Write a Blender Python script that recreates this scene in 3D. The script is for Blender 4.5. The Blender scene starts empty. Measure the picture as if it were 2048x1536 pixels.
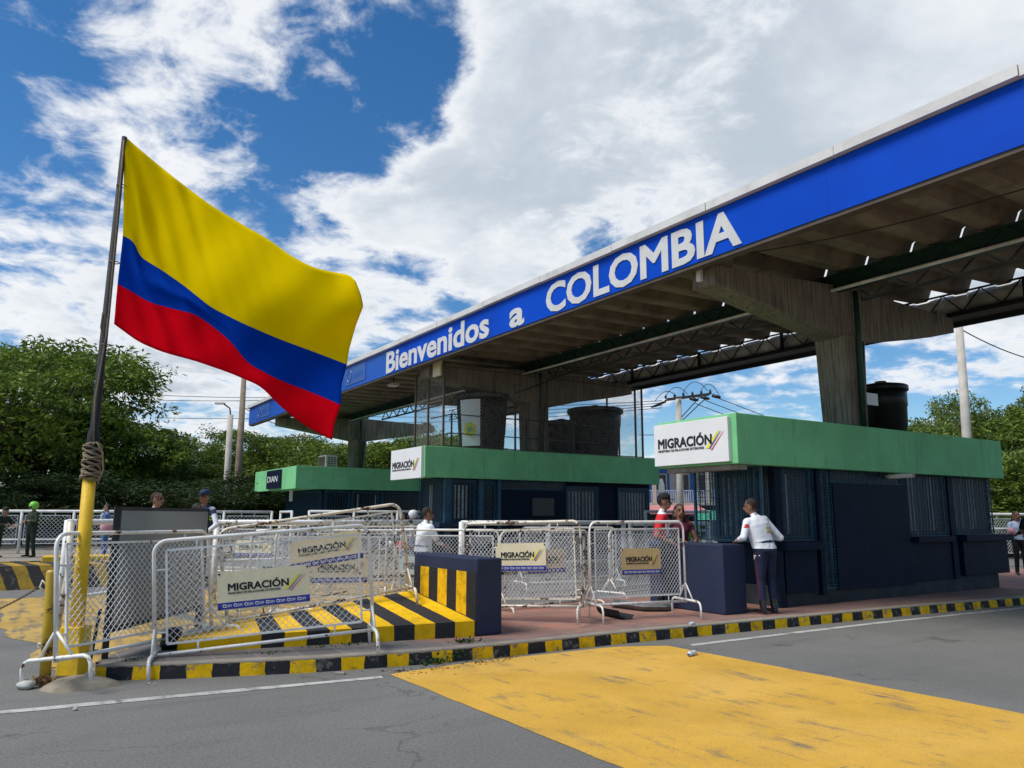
import bpy, math, random
import numpy as np
from mathutils import Vector, Matrix, kdtree, noise as mnoise
R = math.radians
random.seed(7); rng = np.random.default_rng(7)
C = bpy.context.scene.collection

# ---------------------------------------------------------------- camera
CAMZ, FPX, PITCH, AZ, ROLL = 1.6, 1550.0, R(9.70), R(33), 0.0029
cam_d = bpy.data.cameras.new('camera'); cam = bpy.data.objects.new('camera', cam_d); C.objects.link(cam)
cam_d.sensor_width = 36; cam_d.lens = 36*FPX/2048; cam_d.clip_start = .05; cam_d.clip_end = 3000
cam.matrix_world = Matrix.Translation((0, 0, CAMZ)) @ Matrix.Rotation(-AZ, 4, 'Z') @ Matrix.Rotation(R(90)+PITCH, 4, 'X') @ Matrix.Rotation(ROLL, 4, 'Z')
bpy.context.scene.camera = cam

def ray(u, v):
    x = ((u-1024)+ROLL*(v-768))/FPX; y = -((v-768)-ROLL*(u-1024))/FPX
    f = math.cos(PITCH)-math.sin(PITCH)*y; z = math.sin(PITCH)+math.cos(PITCH)*y
    return Vector((f*math.sin(AZ)+x*math.cos(AZ), f*math.cos(AZ)-x*math.sin(AZ), z))
def G(u, v, z=0.): r = ray(u, v); return Vector((0,0,CAMZ))+r*((z-CAMZ)/r.z)
def PA(u, v, a): r = ray(u, v); return Vector((0,0,CAMZ))+r*(a/r.x)
def PB(u, v, b): r = ray(u, v); return Vector((0,0,CAMZ))+r*(b/r.y)
def PD(u, v, d): r = ray(u, v); return Vector((0,0,CAMZ))+r*(d/(r.x*math.sin(AZ)+r.y*math.cos(AZ)))
RIGHT = Vector((math.cos(AZ), -math.sin(AZ), 0)); FWD = Vector((math.sin(AZ), math.cos(AZ), 0)); UP = Vector((0,0,1))

# ---------------------------------------------------------------- node helper
class NT:
    def __init__(s, tree): s.t = tree; s.n = tree.nodes; s.l = tree.links
    def new(s, typ, **kw):
        n = s.n.new(typ)
        for k, v in kw.items():
            if k.startswith('i_'):
                key = k[2:]; key = int(key) if key.isdigit() else key.replace('_', ' ')
                s.put(n, key, v)
            else: setattr(n, k, v)
        return n
    def put(s, n, key, v):
        if isinstance(v, bpy.types.NodeSocket): s.l.new(v, n.inputs[key])
        else: n.inputs[key].default_value = v
    def math(s, op, a, b=0., c=0.):
        n = s.n.new('ShaderNodeMath'); n.operation = op
        for i, v in enumerate((a, b, c)): s.put(n, i, v)
        return n.outputs[0]
    def vmath(s, op, a, b=(0,0,0)):
        n = s.n.new('ShaderNodeVectorMath'); n.operation = op
        s.put(n, 0, a); s.put(n, 1, b)
        if op == 'SCALE': n.inputs['Scale'].default_value = .35
        return n
    def mix(s, f, a, b, blend='MIX'):
        n = s.n.new('ShaderNodeMix'); n.data_type = 'RGBA'; n.blend_type = blend
        s.put(n, 0, f)
        for i, v in ((6, a), (7, b)): s.put(n, i, v if isinstance(v, bpy.types.NodeSocket) else (*v[:3], 1))
        return n.outputs[2]
    def noise(s, vec, scale, detail=4, rough=.55, dist=0., dim='3D'):
        n = s.n.new('ShaderNodeTexNoise'); n.noise_dimensions = dim
        s.put(n, 'Vector', vec); n.inputs['Scale'].default_value = scale; n.inputs['Detail'].default_value = detail
        n.inputs['Roughness'].default_value = rough; n.inputs['Distortion'].default_value = dist
        return n.outputs[0]
    def ramp(s, f, lo, hi, a=0., b=1.):
        n = s.n.new('ShaderNodeMapRange'); n.interpolation_type = 'SMOOTHSTEP'
        s.put(n, 0, f); n.inputs[1].default_value = lo; n.inputs[2].default_value = hi
        n.inputs[3].default_value = a; n.inputs[4].default_value = b
        return n.outputs[0]
    def scale(s, vec, v):
        n = s.n.new('ShaderNodeMapping'); s.put(n, 'Vector', vec); n.inputs['Scale'].default_value = v
        return n.outputs[0]

# ---------------------------------------------------------------- world
SUN_EL, SUN_DIR = R(56), Vector((-1.0, 0.12, 0)).normalized()
world = bpy.data.worlds.new('World'); bpy.context.scene.world = world; world.use_nodes = True
W = NT(world.node_tree); W.n.clear()
sky = W.new('ShaderNodeTexSky', sky_type='NISHITA', sun_disc=False, sun_elevation=SUN_EL,
            sun_rotation=math.atan2(SUN_DIR.x, SUN_DIR.y), altitude=300, air_density=1.0, dust_density=.3, ozone_density=3.0)
tc = W.new('ShaderNodeTexCoord'); dirv = tc.outputs['Generated']
sep = W.new('ShaderNodeSeparateXYZ'); W.l.new(dirv, sep.inputs[0])
zz = W.math('MAXIMUM', sep.outputs[2], 0.0)
den = W.math('ADD', zz, .22)
lat = W.vmath('DOT_PRODUCT', dirv, tuple(RIGHT)).outputs['Value']; fw = W.vmath('DOT_PRODUCT', dirv, tuple(FWD)).outputs['Value']
cx = W.math('DIVIDE', lat, den); cy = W.math('DIVIDE', fw, den)
comb = W.new('ShaderNodeCombineXYZ'); W.l.new(cx, comb.inputs[0]); W.l.new(cy, comb.inputs[1])
pv = comb.outputs[0]
n1 = W.noise(pv, 2.6, 10, .60, .30)
n2 = W.noise(W.vmath('ADD', pv, (7.3, 2.1, .4)).outputs[0], .75, 3, .5)
n3 = W.noise(W.vmath('ADD', pv, (1.3, 9.1, 2.4)).outputs[0], 8.5, 8, .62, .4)
dens = W.math('ADD', W.math('MULTIPLY', n1, 1.0), W.math('MULTIPLY', W.math('SUBTRACT', n3, .5), .55))
dens = W.math('ADD', dens, W.math('MULTIPLY', W.math('SUBTRACT', n2, .5), .25))
def blob(u, v, rad, amp, soft=.6):
    global dens
    c = ray(u, v).normalized()
    d = W.vmath('DOT_PRODUCT', dirv, tuple(c)).outputs['Value']
    ang = W.math('ARCCOSINE', W.math('MINIMUM', d, .99999))
    f = W.ramp(ang, R(rad)*(1-soft), R(rad)*(1+soft), 1, 0)
    dens = W.math('ADD', dens, W.math('MULTIPLY', f, amp))
for b_ in [
        (1500, 150, 20, .15, .6), (1100, 340, 9, .13, .6), (1050, 60, 5, .09, .6), (1750, 350, 12, .10, .6), (900, 450, 8, .16, .6), (740, 420, 5, .09, .6), (2150, -100, 18, .16, .6),
        (700, 215, 6, -.15, .6), (850, 130, 4, -.14, .6), (420, 330, 4, -.05, .7), (120, 330, 9, -.07, .7), (60, 200, 5, -.05, .7), (1180, 545, 4.5, -.10, .6), (830, 565, 3, -.10, .6),
        (300, 80, 7, .07, .7), (600, 60, 6, .09, .7), (280, 190, 3.5, .07, .7), (100, 540, 9, .10, .7), (60, 620, 8, .05, .7), (430, 720, 10, .12, .7), (500, 600, 6, .04, .7), (930, 620, 4, .05, .6),
        (1850, 760, 7, -.07, .7), (1450, 740, 6, -.05, .7), (1350, 830, 4, .09, .6), (1950, 700, 4, .08, .6), (1500, 700, 2.5, .06, .7)]:
    blob(*b_)
cov = W.ramp(dens, .485, .69)
hz = W.ramp(zz, .0, .10, .22, 0.)
cov = W.math('MINIMUM', W.math('ADD', cov, hz), 1.0)
# cloud colour: thick parts grey underneath, thin parts white
n4 = W.noise(W.vmath('ADD', pv, (3.3, -4.1, 1.4)).outputs[0], 1.3, 7, .6, .2)
th = W.ramp(dens, .60, .84)
sh = W.math('MULTIPLY', th, W.ramp(n4, .34, .60, .08, 1.))
ccol = W.mix(sh, (8.1, 8.3, 8.6), (4.6, 5.3, 6.1))
hs = W.new('ShaderNodeHueSaturation'); hs.inputs['Saturation'].default_value = 1.30; hs.inputs['Value'].default_value = 1.10; W.l.new(sky.outputs[0], hs.inputs['Color'])
fin = W.mix(cov, hs.outputs[0], ccol)
bg = W.new('ShaderNodeBackground'); W.l.new(fin, bg.inputs[0]); bg.inputs[1].default_value = .08
wo = W.new('ShaderNodeOutputWorld'); W.l.new(bg.outputs[0], wo.inputs[0])

sun_d = bpy.data.lights.new('sun', 'SUN'); sun_d.energy = 2.7; sun_d.angle = R(28); sun_d.color = (1, .95, .86)
sun = bpy.data.objects.new('sun', sun_d); C.objects.link(sun)
sd = Vector((SUN_DIR.x*math.cos(SUN_EL), SUN_DIR.y*math.cos(SUN_EL), math.sin(SUN_EL)))
sun.rotation_euler = sd.to_track_quat('Z', 'Y').to_euler(); sun.location = (-20, 0, 40)
vs = bpy.context.scene.view_settings
vs.view_transform = 'Standard'; vs.look = 'None'; vs.exposure = 0.5; vs.gamma = 1; vs.use_curve_mapping = False
bpy.context.scene.cycles.max_bounces = 6; bpy.context.scene.cycles.use_denoising = True

# ---------------------------------------------------------------- materials
def srgb(r, g, b):
    f = lambda c: (c/255)/12.92 if c/255 <= .04045 else ((c/255+.055)/1.055)**2.4
    return (f(r), f(g), f(b))
MATS = {}
def new_mat(name):
    m = bpy.data.materials.new(name); m.use_nodes = True; N = NT(m.node_tree); N.n.clear()
    bs = N.new('ShaderNodeBsdfPrincipled'); o = N.new('ShaderNodeOutputMaterial'); N.l.new(bs.outputs[0], o.inputs[0])
    MATS[name] = m; return m, N, bs
def coord(N, kind='Object'): return N.new('ShaderNodeTexCoord').outputs[kind]
def wpos(N): return N.new('ShaderNodeNewGeometry').outputs['Position']
def bump(N, bs, h, strength=.3, dist=.01):
    b = N.new('ShaderNodeBump'); b.inputs['Strength'].default_value = strength; b.inputs['Distance'].default_value = dist
    N.l.new(h, b.inputs['Height']); N.l.new(b.outputs[0], bs.inputs['Normal'])
def plain(name, col, rough=.6, var=.15, sc=3., dirt=0., dirtcol=(.05,.04,.03), bmp=.1, bsc=40, metal=0., streak=False, spec=.4):
    m, N, bs = new_mat(name); p = wpos(N)
    nv = N.noise(p, sc, 5, .6)
    dark = tuple(c*(1-var) for c in col); lite = tuple(min(1, c*(1+var)) for c in col)
    c = N.mix(N.ramp(nv, .3, .7), dark, lite)
    if dirt:
        q = N.scale(p, (6, 6, .7)) if streak else p
        d = N.ramp(N.noise(q, 1.2 if streak else 2.3, 7, .65), .52, .75, 0, dirt)
        c = N.mix(d, c, dirtcol)
    N.put(bs, 'Base Color', c); bs.inputs['Roughness'].default_value = rough; bs.inputs['Metallic'].default_value = metal
    bs.inputs['Specular IOR Level'].default_value = spec
    if bmp: bump(N, bs, N.noise(p, bsc, 4, .6), bmp, .01)
    return m
plain('black_metal', (.012,.013,.015), .45)
plain('dark_metal', (.045,.047,.05), .45, dirt=.3)
plain('brown_metal', (.10,.075,.055), .6)
plain('green_steel', (.012,.045,.030), .5, dirt=.4)
plain('steel_dark', (.02,.022,.02), .6)
plain('booth_blue', (.0045,.011,.028), .6, .18, 2., .35, (.018,.022,.04), .25, 30, streak=True, spec=.12)
plain('booth_blue_light', (.015,.024,.060), .65, .12, 2., .2, (.05,.05,.07), .3, 30)
plain('grille_blue', (.022,.075,.12), .5, .3, 4.)
plain('room_dark', (.006,.008,.012), .3, .3)
plain('plinth', (.028,.034,.042), .8, .3, 3., .5, (.06,.055,.045), .4, 20)
plain('booth_green', (.19,.54,.24), .75, .10, 1.4, .38, (.07,.20,.10), .45, 28, streak=True)
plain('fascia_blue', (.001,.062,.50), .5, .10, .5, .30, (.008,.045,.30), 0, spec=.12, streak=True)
plain('fascia_blue_pale', (.012,.085,.42), .4, .08, .5, .1, (.08,.17,.45), 0)  # left fascia stretch: sun reflection put into the colour as a paler blue
plain('cap_white', (.62,.61,.59), .6, .1, 1.5, .35, (.3,.28,.25), .1)
plain('letter_grey', (.60,.60,.585), .5, .05, 4., .18, (.42,.42,.42), 0)
plain('sign_white', (.76,.76,.75), .45, .03, 2., .08, (.6,.6,.6), 0)
plain('sign_cream', (.82,.72,.47), .45, .06, 6., .15, (.5,.42,.25), 0)
plain('sign_tan', (.64,.44,.20), .5, .06, 6., .1, (.4,.3,.15), 0)
plain('sign_faded', (.48,.54,.53), .5, .06)
plain('band_blue', (.035,.045,.30), .45, .08)
plain('ink', (.008,.009,.012), .5, 0, bmp=0)
plain('ink_faded', (.10,.11,.12), .5, 0, bmp=0)
plain('logo_yellow', (.78,.72,.05), .5, .1, bmp=0); plain('logo_blue', (.08,.12,.42), .5, .1, bmp=0); plain('logo_red', (.62,.06,.05), .5, .15, bmp=0)
plain('dian_navy', (.008,.014,.035), .35, .1); plain('grey_logo', (.045,.11,.34), .4, .05)
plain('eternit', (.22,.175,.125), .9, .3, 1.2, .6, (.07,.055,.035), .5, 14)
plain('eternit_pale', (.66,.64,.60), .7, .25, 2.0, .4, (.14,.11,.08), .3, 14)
plain('pole_concrete', (.50,.46,.40), .85, .12, 2., .4, (.3,.26,.22), .2, 20)
plain('pole_wood', (.26,.20,.14), .9, .2, 3., .4, (.12,.09,.06), .3, 20)
plain('pole_black', (.014,.015,.018), .75, .15, 3.)
plain('pole_yellow', (.74,.46,.012), .55, .12, 4., .5, (.22,.14,.03), .3, 30, streak=True)
plain('paint_yellow', (.70,.43,.02), .6, .1, 6., .35, (.35,.22,.03), .6, 22)
plain('rope', (.22,.17,.11), .95, .25, 30.)
plain('tank_black', (.007,.007,.008), .45, .2, 3.)
plain('tank_letter', (.16,.16,.16), .6, bmp=0)
plain('pvc', (.80,.76,.68), .4, .1)
plain('rubber', (.03,.031,.033), .6, .35, 8., .5, (.11,.11,.11), .4, 40)
plain('rubber_grey', (.16,.17,.17), .75, .35, 8., .5, (.05,.05,.05), .4, 40)
plain('stone', (.42,.42,.38), .9, .2, 9., bmp=.5, bsc=25)
plain('mound', (.24,.21,.155), .95, .25, 5., .5, (.16,.13,.09), .8, 18)
plain('bark', (.10,.075,.05), .95, .3, 4., bmp=.6, bsc=10)
plain('wire', (.02,.02,.022), .6, 0, bmp=0)
plain('white_paint_far', (.62,.62,.60), .5, .15, 3., .35, (.3,.22,.15), 0)
plain('house_blue', (.035,.14,.42), .8, .1); plain('house_cream', (.52,.48,.40), .85, .1, 1., .3, (.3,.26,.2))
plain('house_shade', (.10,.09,.08), .8, .2); plain('awning_pink', (.55,.22,.22), .7, .1); plain('awning_green', (.05,.33,.19), .7, .1)
plain('roof_light', (.55,.60,.64), .7, .1); plain('curtain_pale', (.40,.42,.40), .7, .2, 5)
plain('ac_white', (.60,.58,.52), .5, .08, 4., .2, (.4,.36,.3)); plain('ac_dark', (.09,.06,.04), .7)
plain('car_white', (.65,.66,.68), .25, .03, bmp=0, spec=.6); plain('car_navy', (.03,.045,.09), .2, .05, bmp=0, spec=.6)
plain('car_glass', (.02,.025,.03), .08, 0, bmp=0, spec=.8); plain('tyre', (.012,.012,.012), .8); plain('rim', (.35,.35,.36), .35, metal=.6)
plain('weed', (.06,.12,.03), .8, .4, 20, bmp=0); plain('dry_leaf', (.30,.19,.09), .9, .4, 30, bmp=0); plain('litter_white', (.7,.68,.62), .8, .1)
plain('plastic_clear', (.55,.62,.66), .15, .15, 20, bmp=.2, spec=.8)
plain('skin', (.30,.145,.082), .55, .06, 8., bmp=0); plain('skin_dark', (.185,.085,.05), .55, .06, 8., bmp=0); plain('skin_light', (.42,.22,.14), .55, .05, 8, bmp=0)
plain('hair', (.011,.009,.008), .7, .2, bmp=0); plain('hair_short', (.022,.014,.010), .8, .2, bmp=0)
plain('shirt_white', (.74,.76,.80), .85, .03, 6., bmp=1., bsc=13); plain('red_cloth', (.62,.02,.03), .85, .05, 6, bmp=.25, bsc=9)
plain('shirt_paleblue', (.42,.52,.68), .85, .05); plain('maroon', (.10,.012,.03), .85, .08); plain('trouser_navy', (.012,.016,.045), .8, .2, 5, bmp=1., bsc=12)
plain('police_green', (.020,.034,.018), .85, .3, 8); plain('black_cloth', (.011,.011,.012), .85, .2); plain('shoe', (.012,.011,.012), .25, .1, spec=.6)
plain('jeans', (.10,.18,.36), .85, .2, 9); plain('pink', (.68,.34,.36), .85, .08); plain('blue_cloth', (.09,.19,.45), .85, .1); plain('vest_navy', (.022,.035,.085), .8, .1)
plain('grey_cloth', (.30,.34,.38), .85, .1); plain('lime', (.42,.72,.04), .6, .05); plain('helmet_green', (.22,.62,.06), .3, .2, 20, bmp=0); plain('helmet_white', (.68,.68,.70), .3, .05, bmp=0)
plain('tan_cloth', (.22,.17,.11), .85, .15); plain('brown_patch', (.52,.36,.13), .8, .35, 50, bmp=0); plain('red_patch', (.5,.03,.04), .8, .1)
plain('red_stripe', (.10,.010,.028), .8, .1); plain('lips', (.20,.06,.05), .6, 0, bmp=0); plain('eye_dark', (.01,.008,.007), .3, 0, bmp=0)
plain('flag_yellow', (.93,.71,.0), .9, .03, 2, bmp=.15, bsc=5, spec=.02); plain('flag_blue', (.0,.055,.44), .9, .03, 2, bmp=.15, bsc=5, spec=.05); plain('flag_red', (.78,.002,.012), .9, .03, 2, bmp=.15, bsc=5, spec=.02)
plain('banner_green', (.2,.42,.30), .7); plain('banner_yellow', (.68,.62,.06), .7)
plain('white_line', (.46,.46,.44), .75, .12, 5., .75, (.12,.12,.12), .3, 40)
for nm in ('flag_yellow', 'flag_blue', 'flag_red'):   # thin cloth lets some light through
    m = MATS[nm]; N = NT(m.node_tree); bs = [n for n in N.n if n.type == 'BSDF_PRINCIPLED'][0]; o = [n for n in N.n if n.type == 'OUTPUT_MATERIAL'][0]
    tr = N.new('ShaderNodeBsdfTranslucent'); N.l.new(bs.inputs['Base Color'].links[0].from_socket, tr.inputs[0])
    mx = N.new('ShaderNodeMixShader'); mx.inputs[0].default_value = .35; N.l.new(bs.outputs[0], mx.inputs[1]); N.l.new(tr.outputs[0], mx.inputs[2]); N.l.new(mx.outputs[0], o.inputs[0])

def rust_mat(name, base, lo, hi):
    m, N, bs = new_mat(name); p = coord(N); g = wpos(N)
    n = N.noise(g, 5.5, 6, .62); n_ = N.noise(g, 38., 3, .6)
    v = N.math('ADD', n, N.math('MULTIPLY', N.math('SUBTRACT', n_, .5), .25))
    r = N.ramp(v, lo, hi)
    rc = N.mix(N.noise(g, 60, 3), (.035,.018,.012), (.16,.07,.03))
    c = N.mix(N.ramp(N.noise(g, 9, 4), .45, .7, 0, .5), base, tuple(x*y for x, y in zip(base, (.82,.72,.55))))
    N.put(bs, 'Base Color', N.mix(r, c, rc)); N.put(bs, 'Roughness', N.ramp(r, 0, 1, .4, .9)); bump(N, bs, r, .4, .004)
rust_mat('barrier_paint', (.80,.79,.74), .59, .65)
rust_mat('barrier_rusty', (.76,.71,.60), .53, .60)
rust_mat('rail_paint', (.76,.77,.76), .58, .63)
rust_mat('mesh_wire', (.78,.79,.78), .62, .72)
rust_mat('bollard_yellow', (.50,.34,.02), .54, .62)
rust_mat('cage_wire', (.36,.34,.31), .5, .7)

for nm in ('booth_blue', 'booth_blue_light', 'booth_green', 'plinth', 'paint_yellow'):
    m = MATS[nm]; N = NT(m.node_tree); bs = [n for n in N.n if n.type == 'BSDF_PRINCIPLED'][0]; src = bs.inputs['Base Color'].links[0].from_socket; p = wpos(N)
    q = N.ramp(N.noise(p, 6.5, 9, .78), .665, .70, 0, .55); q2 = N.ramp(N.noise(N.scale(p, (1,1,.15)), 14, 4, .6), .60, .72, 0, .30)
    c = N.mix(q2, src, (.03,.035,.04) if nm != 'booth_green' else (.06,.16,.08)); c = N.mix(N.math('MULTIPLY', q, .5), c, (.22,.23,.24)); N.put(bs, 'Base Color', c)
# asphalt
m, N, bs = new_mat('asphalt'); p = wpos(N)
big = N.noise(p, .35, 5, .6, .3); med = N.noise(p, 3.0, 6, .65); fine = N.noise(p, 140, 3, .7); v = N.new('ShaderNodeTexVoronoi'); N.put(v, 'Vector', p); v.inputs['Scale'].default_value = 95
c = N.mix(N.ramp(big, .35, .65), (.155,.153,.141), (.20,.196,.180))
c = N.mix(N.ramp(med, .45, .75, 0, .35), c, (.20,.19,.17))
c = N.mix(N.ramp(fine, .35, .7, 0, .5), c, (.075,.074,.072))
c = N.mix(N.ramp(v.outputs['Distance'], .0, .22, .35, 0), c, (.24,.23,.22))
dk = N.noise(N.scale(p, (.35, 2.6, 1)), .8, 5, .6); c = N.mix(N.ramp(dk, .52, .72, 0, .40), c, (.085,.083,.080))
g2 = N.noise(p, 38, 5, .75); c = N.mix(N.ramp(g2, .50, .66, 0, .55), c, (.215,.205,.185)); c = N.mix(N.ramp(g2, .50, .36, 0, .5), c, (.075,.073,.070))
st = N.noise(p, 1.1, 4, .5); c = N.mix(N.ramp(st, .66, .72, 0, .5), c, (.055,.054,.053))
cr = N.new('ShaderNodeTexVoronoi', feature='DISTANCE_TO_EDGE'); wv = N.vmath('ADD', N.scale(p, (.55,.8,1)), N.vmath('SCALE', N.new('ShaderNodeTexNoise', i_Scale=3.0, i_Detail=5.0, i_Vector=p).outputs['Color']).outputs[0]).outputs[0]
N.put(cr, 'Vector', wv); cr.inputs['Scale'].default_value = .55
crk = N.math('MULTIPLY', N.ramp(cr.outputs['Distance'], .001, .006, 1, 0), N.ramp(N.noise(p, .45, 2), .50, .56)); c = N.mix(N.math('MULTIPLY', crk, .45), c, (.05,.049,.047))
N.put(bs, 'Base Color', c); bs.inputs['Roughness'].default_value = .88
bump(N, bs, N.math('ADD', fine, N.math('MULTIPLY', v.outputs['Distance'], .8)), .55, .006)
# yellow road paint, worn
def road_yellow(name, wear0, wear1, col):
    m, N, bs = new_mat(name); p = wpos(N)
    c = N.mix(N.ramp(N.noise(p, 1.1, 6, .65), .3, .7), col, tuple(x*.82 for x in col))
    c = N.mix(N.ramp(N.noise(p, 90, 3), .42, .7, 0, .35), c, tuple(x*.55 for x in col))
    s1 = N.noise(N.scale(p, (5.5, .9, 1)), 1.0, 6, .62, .6)
    s2 = N.noise(p, 2.2, 7, .7)
    w = N.ramp(N.math('ADD', N.math('MULTIPLY', s1, .6), N.math('MULTIPLY', s2, .4)), wear0, wear1)
    s3 = N.ramp(N.noise(p, 55, 4, .75), .35, .6)
    w = N.math('MULTIPLY', w, N.ramp(s3, 0, 1, .45, 1))
    sc_ = N.ramp(N.noise(N.scale(p, (2.2, 16, 1)), 1., 3, .6), .67, .71); sc_ = N.math('MULTIPLY', sc_, N.ramp(N.noise(p, 1.3, 2), .48, .56))
    pin = N.ramp(N.noise(p, 70, 3, .8), .60, .66, 0, .75)
    w = N.math('MINIMUM', N.math('ADD', N.math('ADD', w, N.math('MULTIPLY', sc_, .8)), pin), 1.)
    c = N.mix(N.ramp(N.noise(p, .6, 4), .42, .66, 0, .4), c, tuple(x*1.0+.06 for x in col))
    N.put(bs, 'Base Color', N.mix(w, c, (.13,.125,.115))); bs.inputs['Roughness'].default_value = .9; bs.inputs['Specular IOR Level'].default_value = .2
    bump(N, bs, N.noise(p, 60, 4, .8), .6, .008)
road_yellow('road_yellow', .525, .67, (.70,.405,.060))
road_yellow('line_paint', .47, .64, (.52,.52,.49))
road_yellow('road_yellow_worn', .47, .60, (.52,.34,.085))
# clay and cement paving
m, N, bs = new_mat('paving'); p = wpos(N)
rp = N.new('ShaderNodeMapping'); N.put(rp, 'Vector', p); rp.inputs['Rotation'].default_value = (0, 0, R(2))
br = N.new('ShaderNodeTexBrick'); N.put(br, 'Vector', rp.outputs[0]); br.offset = 0.0
br.inputs['Scale'].default_value = 1; br.inputs['Brick Width'].default_value = .42; br.inputs['Row Height'].default_value = .42; br.inputs['Mortar Size'].default_value = .008; br.inputs['Bias'].default_value = .1
br.inputs['Color1'].default_value = (.40,.17,.11,1); br.inputs['Color2'].default_value = (.27,.14,.11,1); br.inputs['Mortar'].default_value = (.24,.21,.17,1)
sp = N.new('ShaderNodeSeparateXYZ'); N.l.new(p, sp.inputs[0])
gz = N.math('ADD', sp.outputs[0], N.math('MULTIPLY', N.math('SUBTRACT', N.noise(N.scale(p, (1.2,1.2,1)), 1.2, 2), .5), 2.6))
g1 = N.ramp(gz, 3.9, 5.4); g2 = N.ramp(sp.outputs[1], 8.2, 8.6, .65, 1)
br2 = N.new('ShaderNodeTexBrick'); N.put(br2, 'Vector', rp.outputs[0]); br2.offset = 0.0
br2.inputs['Scale'].default_value = 1; br2.inputs['Brick Width'].default_value = .42; br2.inputs['Row Height'].default_value = .42; br2.inputs['Mortar Size'].default_value = .008
br2.inputs['Color1'].default_value = (.17,.155,.145,1); br2.inputs['Color2'].default_value = (.125,.115,.11,1); br2.inputs['Mortar'].default_value = (.24,.21,.17,1)
c = N.mix(N.math('MULTIPLY', g1, g2), br2.outputs[0], br.outputs[0])
c = N.mix(N.ramp(N.noise(p, 2.6, 6, .65), .45, .72, 0, .55), c, (.10,.085,.075))
c = N.mix(N.ramp(N.noise(p, 45, 4, .65), .5, .75, 0, .4), c, (.26,.22,.19))
N.put(bs, 'Base Color', c); bs.inputs['Roughness'].default_value = .85
bump(N, bs, N.math('ADD', br.outputs['Fac'], N.math('MULTIPLY', N.noise(p, 60, 3), -.4)), -.35, .006)
# kerb stripes read from UV.x in metres
def stripes(name, period, off=0., jitter=.05, yel=(.86,.50,.008), blk=(.018,.018,.020), chip=.0, edgeconc=False, slant=0., dim=1.0):
    m, N, bs = new_mat(name); uv = N.new('ShaderNodeUVMap').outputs[0]; p = wpos(N)
    s = N.new('ShaderNodeSeparateXYZ'); N.l.new(uv, s.inputs[0])
    j = N.math('MULTIPLY', N.math('SUBTRACT', N.noise(p, 3.0, 3), .5), jitter)
    u = N.math('ADD', N.math('ADD', s.outputs[0], j), N.math('MULTIPLY', s.outputs[1], slant))
    fr = N.math('FRACT', N.math('ADD', N.math('DIVIDE', u, period), off))
    k = N.math('GREATER_THAN', fr, .5)
    y2 = N.mix(N.ramp(N.noise(p, 7, 6, .65), .42, .7), yel, tuple(x*.55 for x in yel))
    c = N.mix(k, y2, N.mix(N.noise(p, 9, 5), blk, tuple(x*2.2 for x in blk)))
    if chip:
        c = N.mix(N.ramp(N.noise(p, 8, 7, .7), .60-chip*.08, .66), c, (.17,.15,.12))
    if edgeconc:
        c = N.mix(N.ramp(N.math('ADD', s.outputs[1], N.math('MULTIPLY', N.noise(p, 11, 4), .03)), .138, .146), c, (.27,.24,.19))
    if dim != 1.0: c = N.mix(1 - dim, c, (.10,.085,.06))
    N.put(bs, 'Base Color', c); bs.inputs['Roughness'].default_value = .75; bs.inputs['Specular IOR Level'].default_value = .15; bump(N, bs, N.noise(p, 30, 5, .7), .7, .012)
stripes('kerb_stripes', .50, .3, .11, chip=.8, edgeconc=True)
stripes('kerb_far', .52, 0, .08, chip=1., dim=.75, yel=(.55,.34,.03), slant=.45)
stripes('ramp_stripes', .50, 0, .012, chip=0)
stripes('block_stripes', .52, .5, .012, chip=0)
plain('kerb_top', (.27,.24,.195), .9, .2, 5., .4, (.15,.13,.10), .6, 25)
# board formed concrete
m, N, bs = new_mat('concrete'); p = wpos(N)
st = N.noise(N.scale(p, (26, 26, 1.2)), 1., 5, .6); bl = N.noise(p, 1.6, 6, .6)
c = N.mix(N.ramp(bl, .35, .65), (.20,.165,.125), (.27,.225,.17)); c = N.mix(N.ramp(st, .42, .66, 0, .75), c, (.06,.048,.036))
N.put(bs, 'Base Color', c); bs.inputs['Roughness'].default_value = .9; bump(N, bs, st, .6, .02)
# grey board back
m, N, bs = new_mat('board_grey'); p = wpos(N)
c = N.mix(N.ramp(N.noise(p, .8, 4), .4, .6), (.20,.215,.215), (.26,.275,.27)); N.put(bs, 'Base Color', c); bs.inputs['Roughness'].default_value = .38; bs.inputs['Metallic'].default_value = .15
bump(N, bs, N.noise(p, 1.3, 3), .15, .05)
# foliage
def foliage(name, dark, mid, lite):
    m, N, bs = new_mat(name); p = coord(N)
    a = N.noise(p, .8, 3, .5); b = N.noise(p, 2.6, 4, .65)
    gi = N.new('ShaderNodeNewGeometry').outputs['Random Per Island']
    c = N.mix(N.ramp(a, .38, .62), dark, mid); c = N.mix(N.ramp(b, .45, .7), c, lite); c = N.mix(N.math('MULTIPLY', gi, .35), c, tuple(x*.45 for x in dark))
    N.put(bs, 'Base Color', c); bs.inputs['Roughness'].default_value = .6; bs.inputs['Specular IOR Level'].default_value = .25
    tr = N.new('ShaderNodeBsdfTranslucent'); N.l.new(c, tr.inputs[0]); mx = N.new('ShaderNodeMixShader'); mx.inputs[0].default_value = .25
    o = [n for n in N.n if n.type == 'OUTPUT_MATERIAL'][0]
    N.l.new(bs.outputs[0], mx.inputs[1]); N.l.new(tr.outputs[0], mx.inputs[2]); N.l.new(mx.outputs[0], o.inputs[0])
foliage('leaf_a', (.040,.085,.010), (.15,.24,.025), (.38,.45,.07))
foliage('leaf_b', (.035,.080,.012), (.12,.21,.026), (.30,.38,.06))
foliage('leaf_c', (.05,.10,.018), (.17,.25,.045), (.36,.42,.12))
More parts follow.
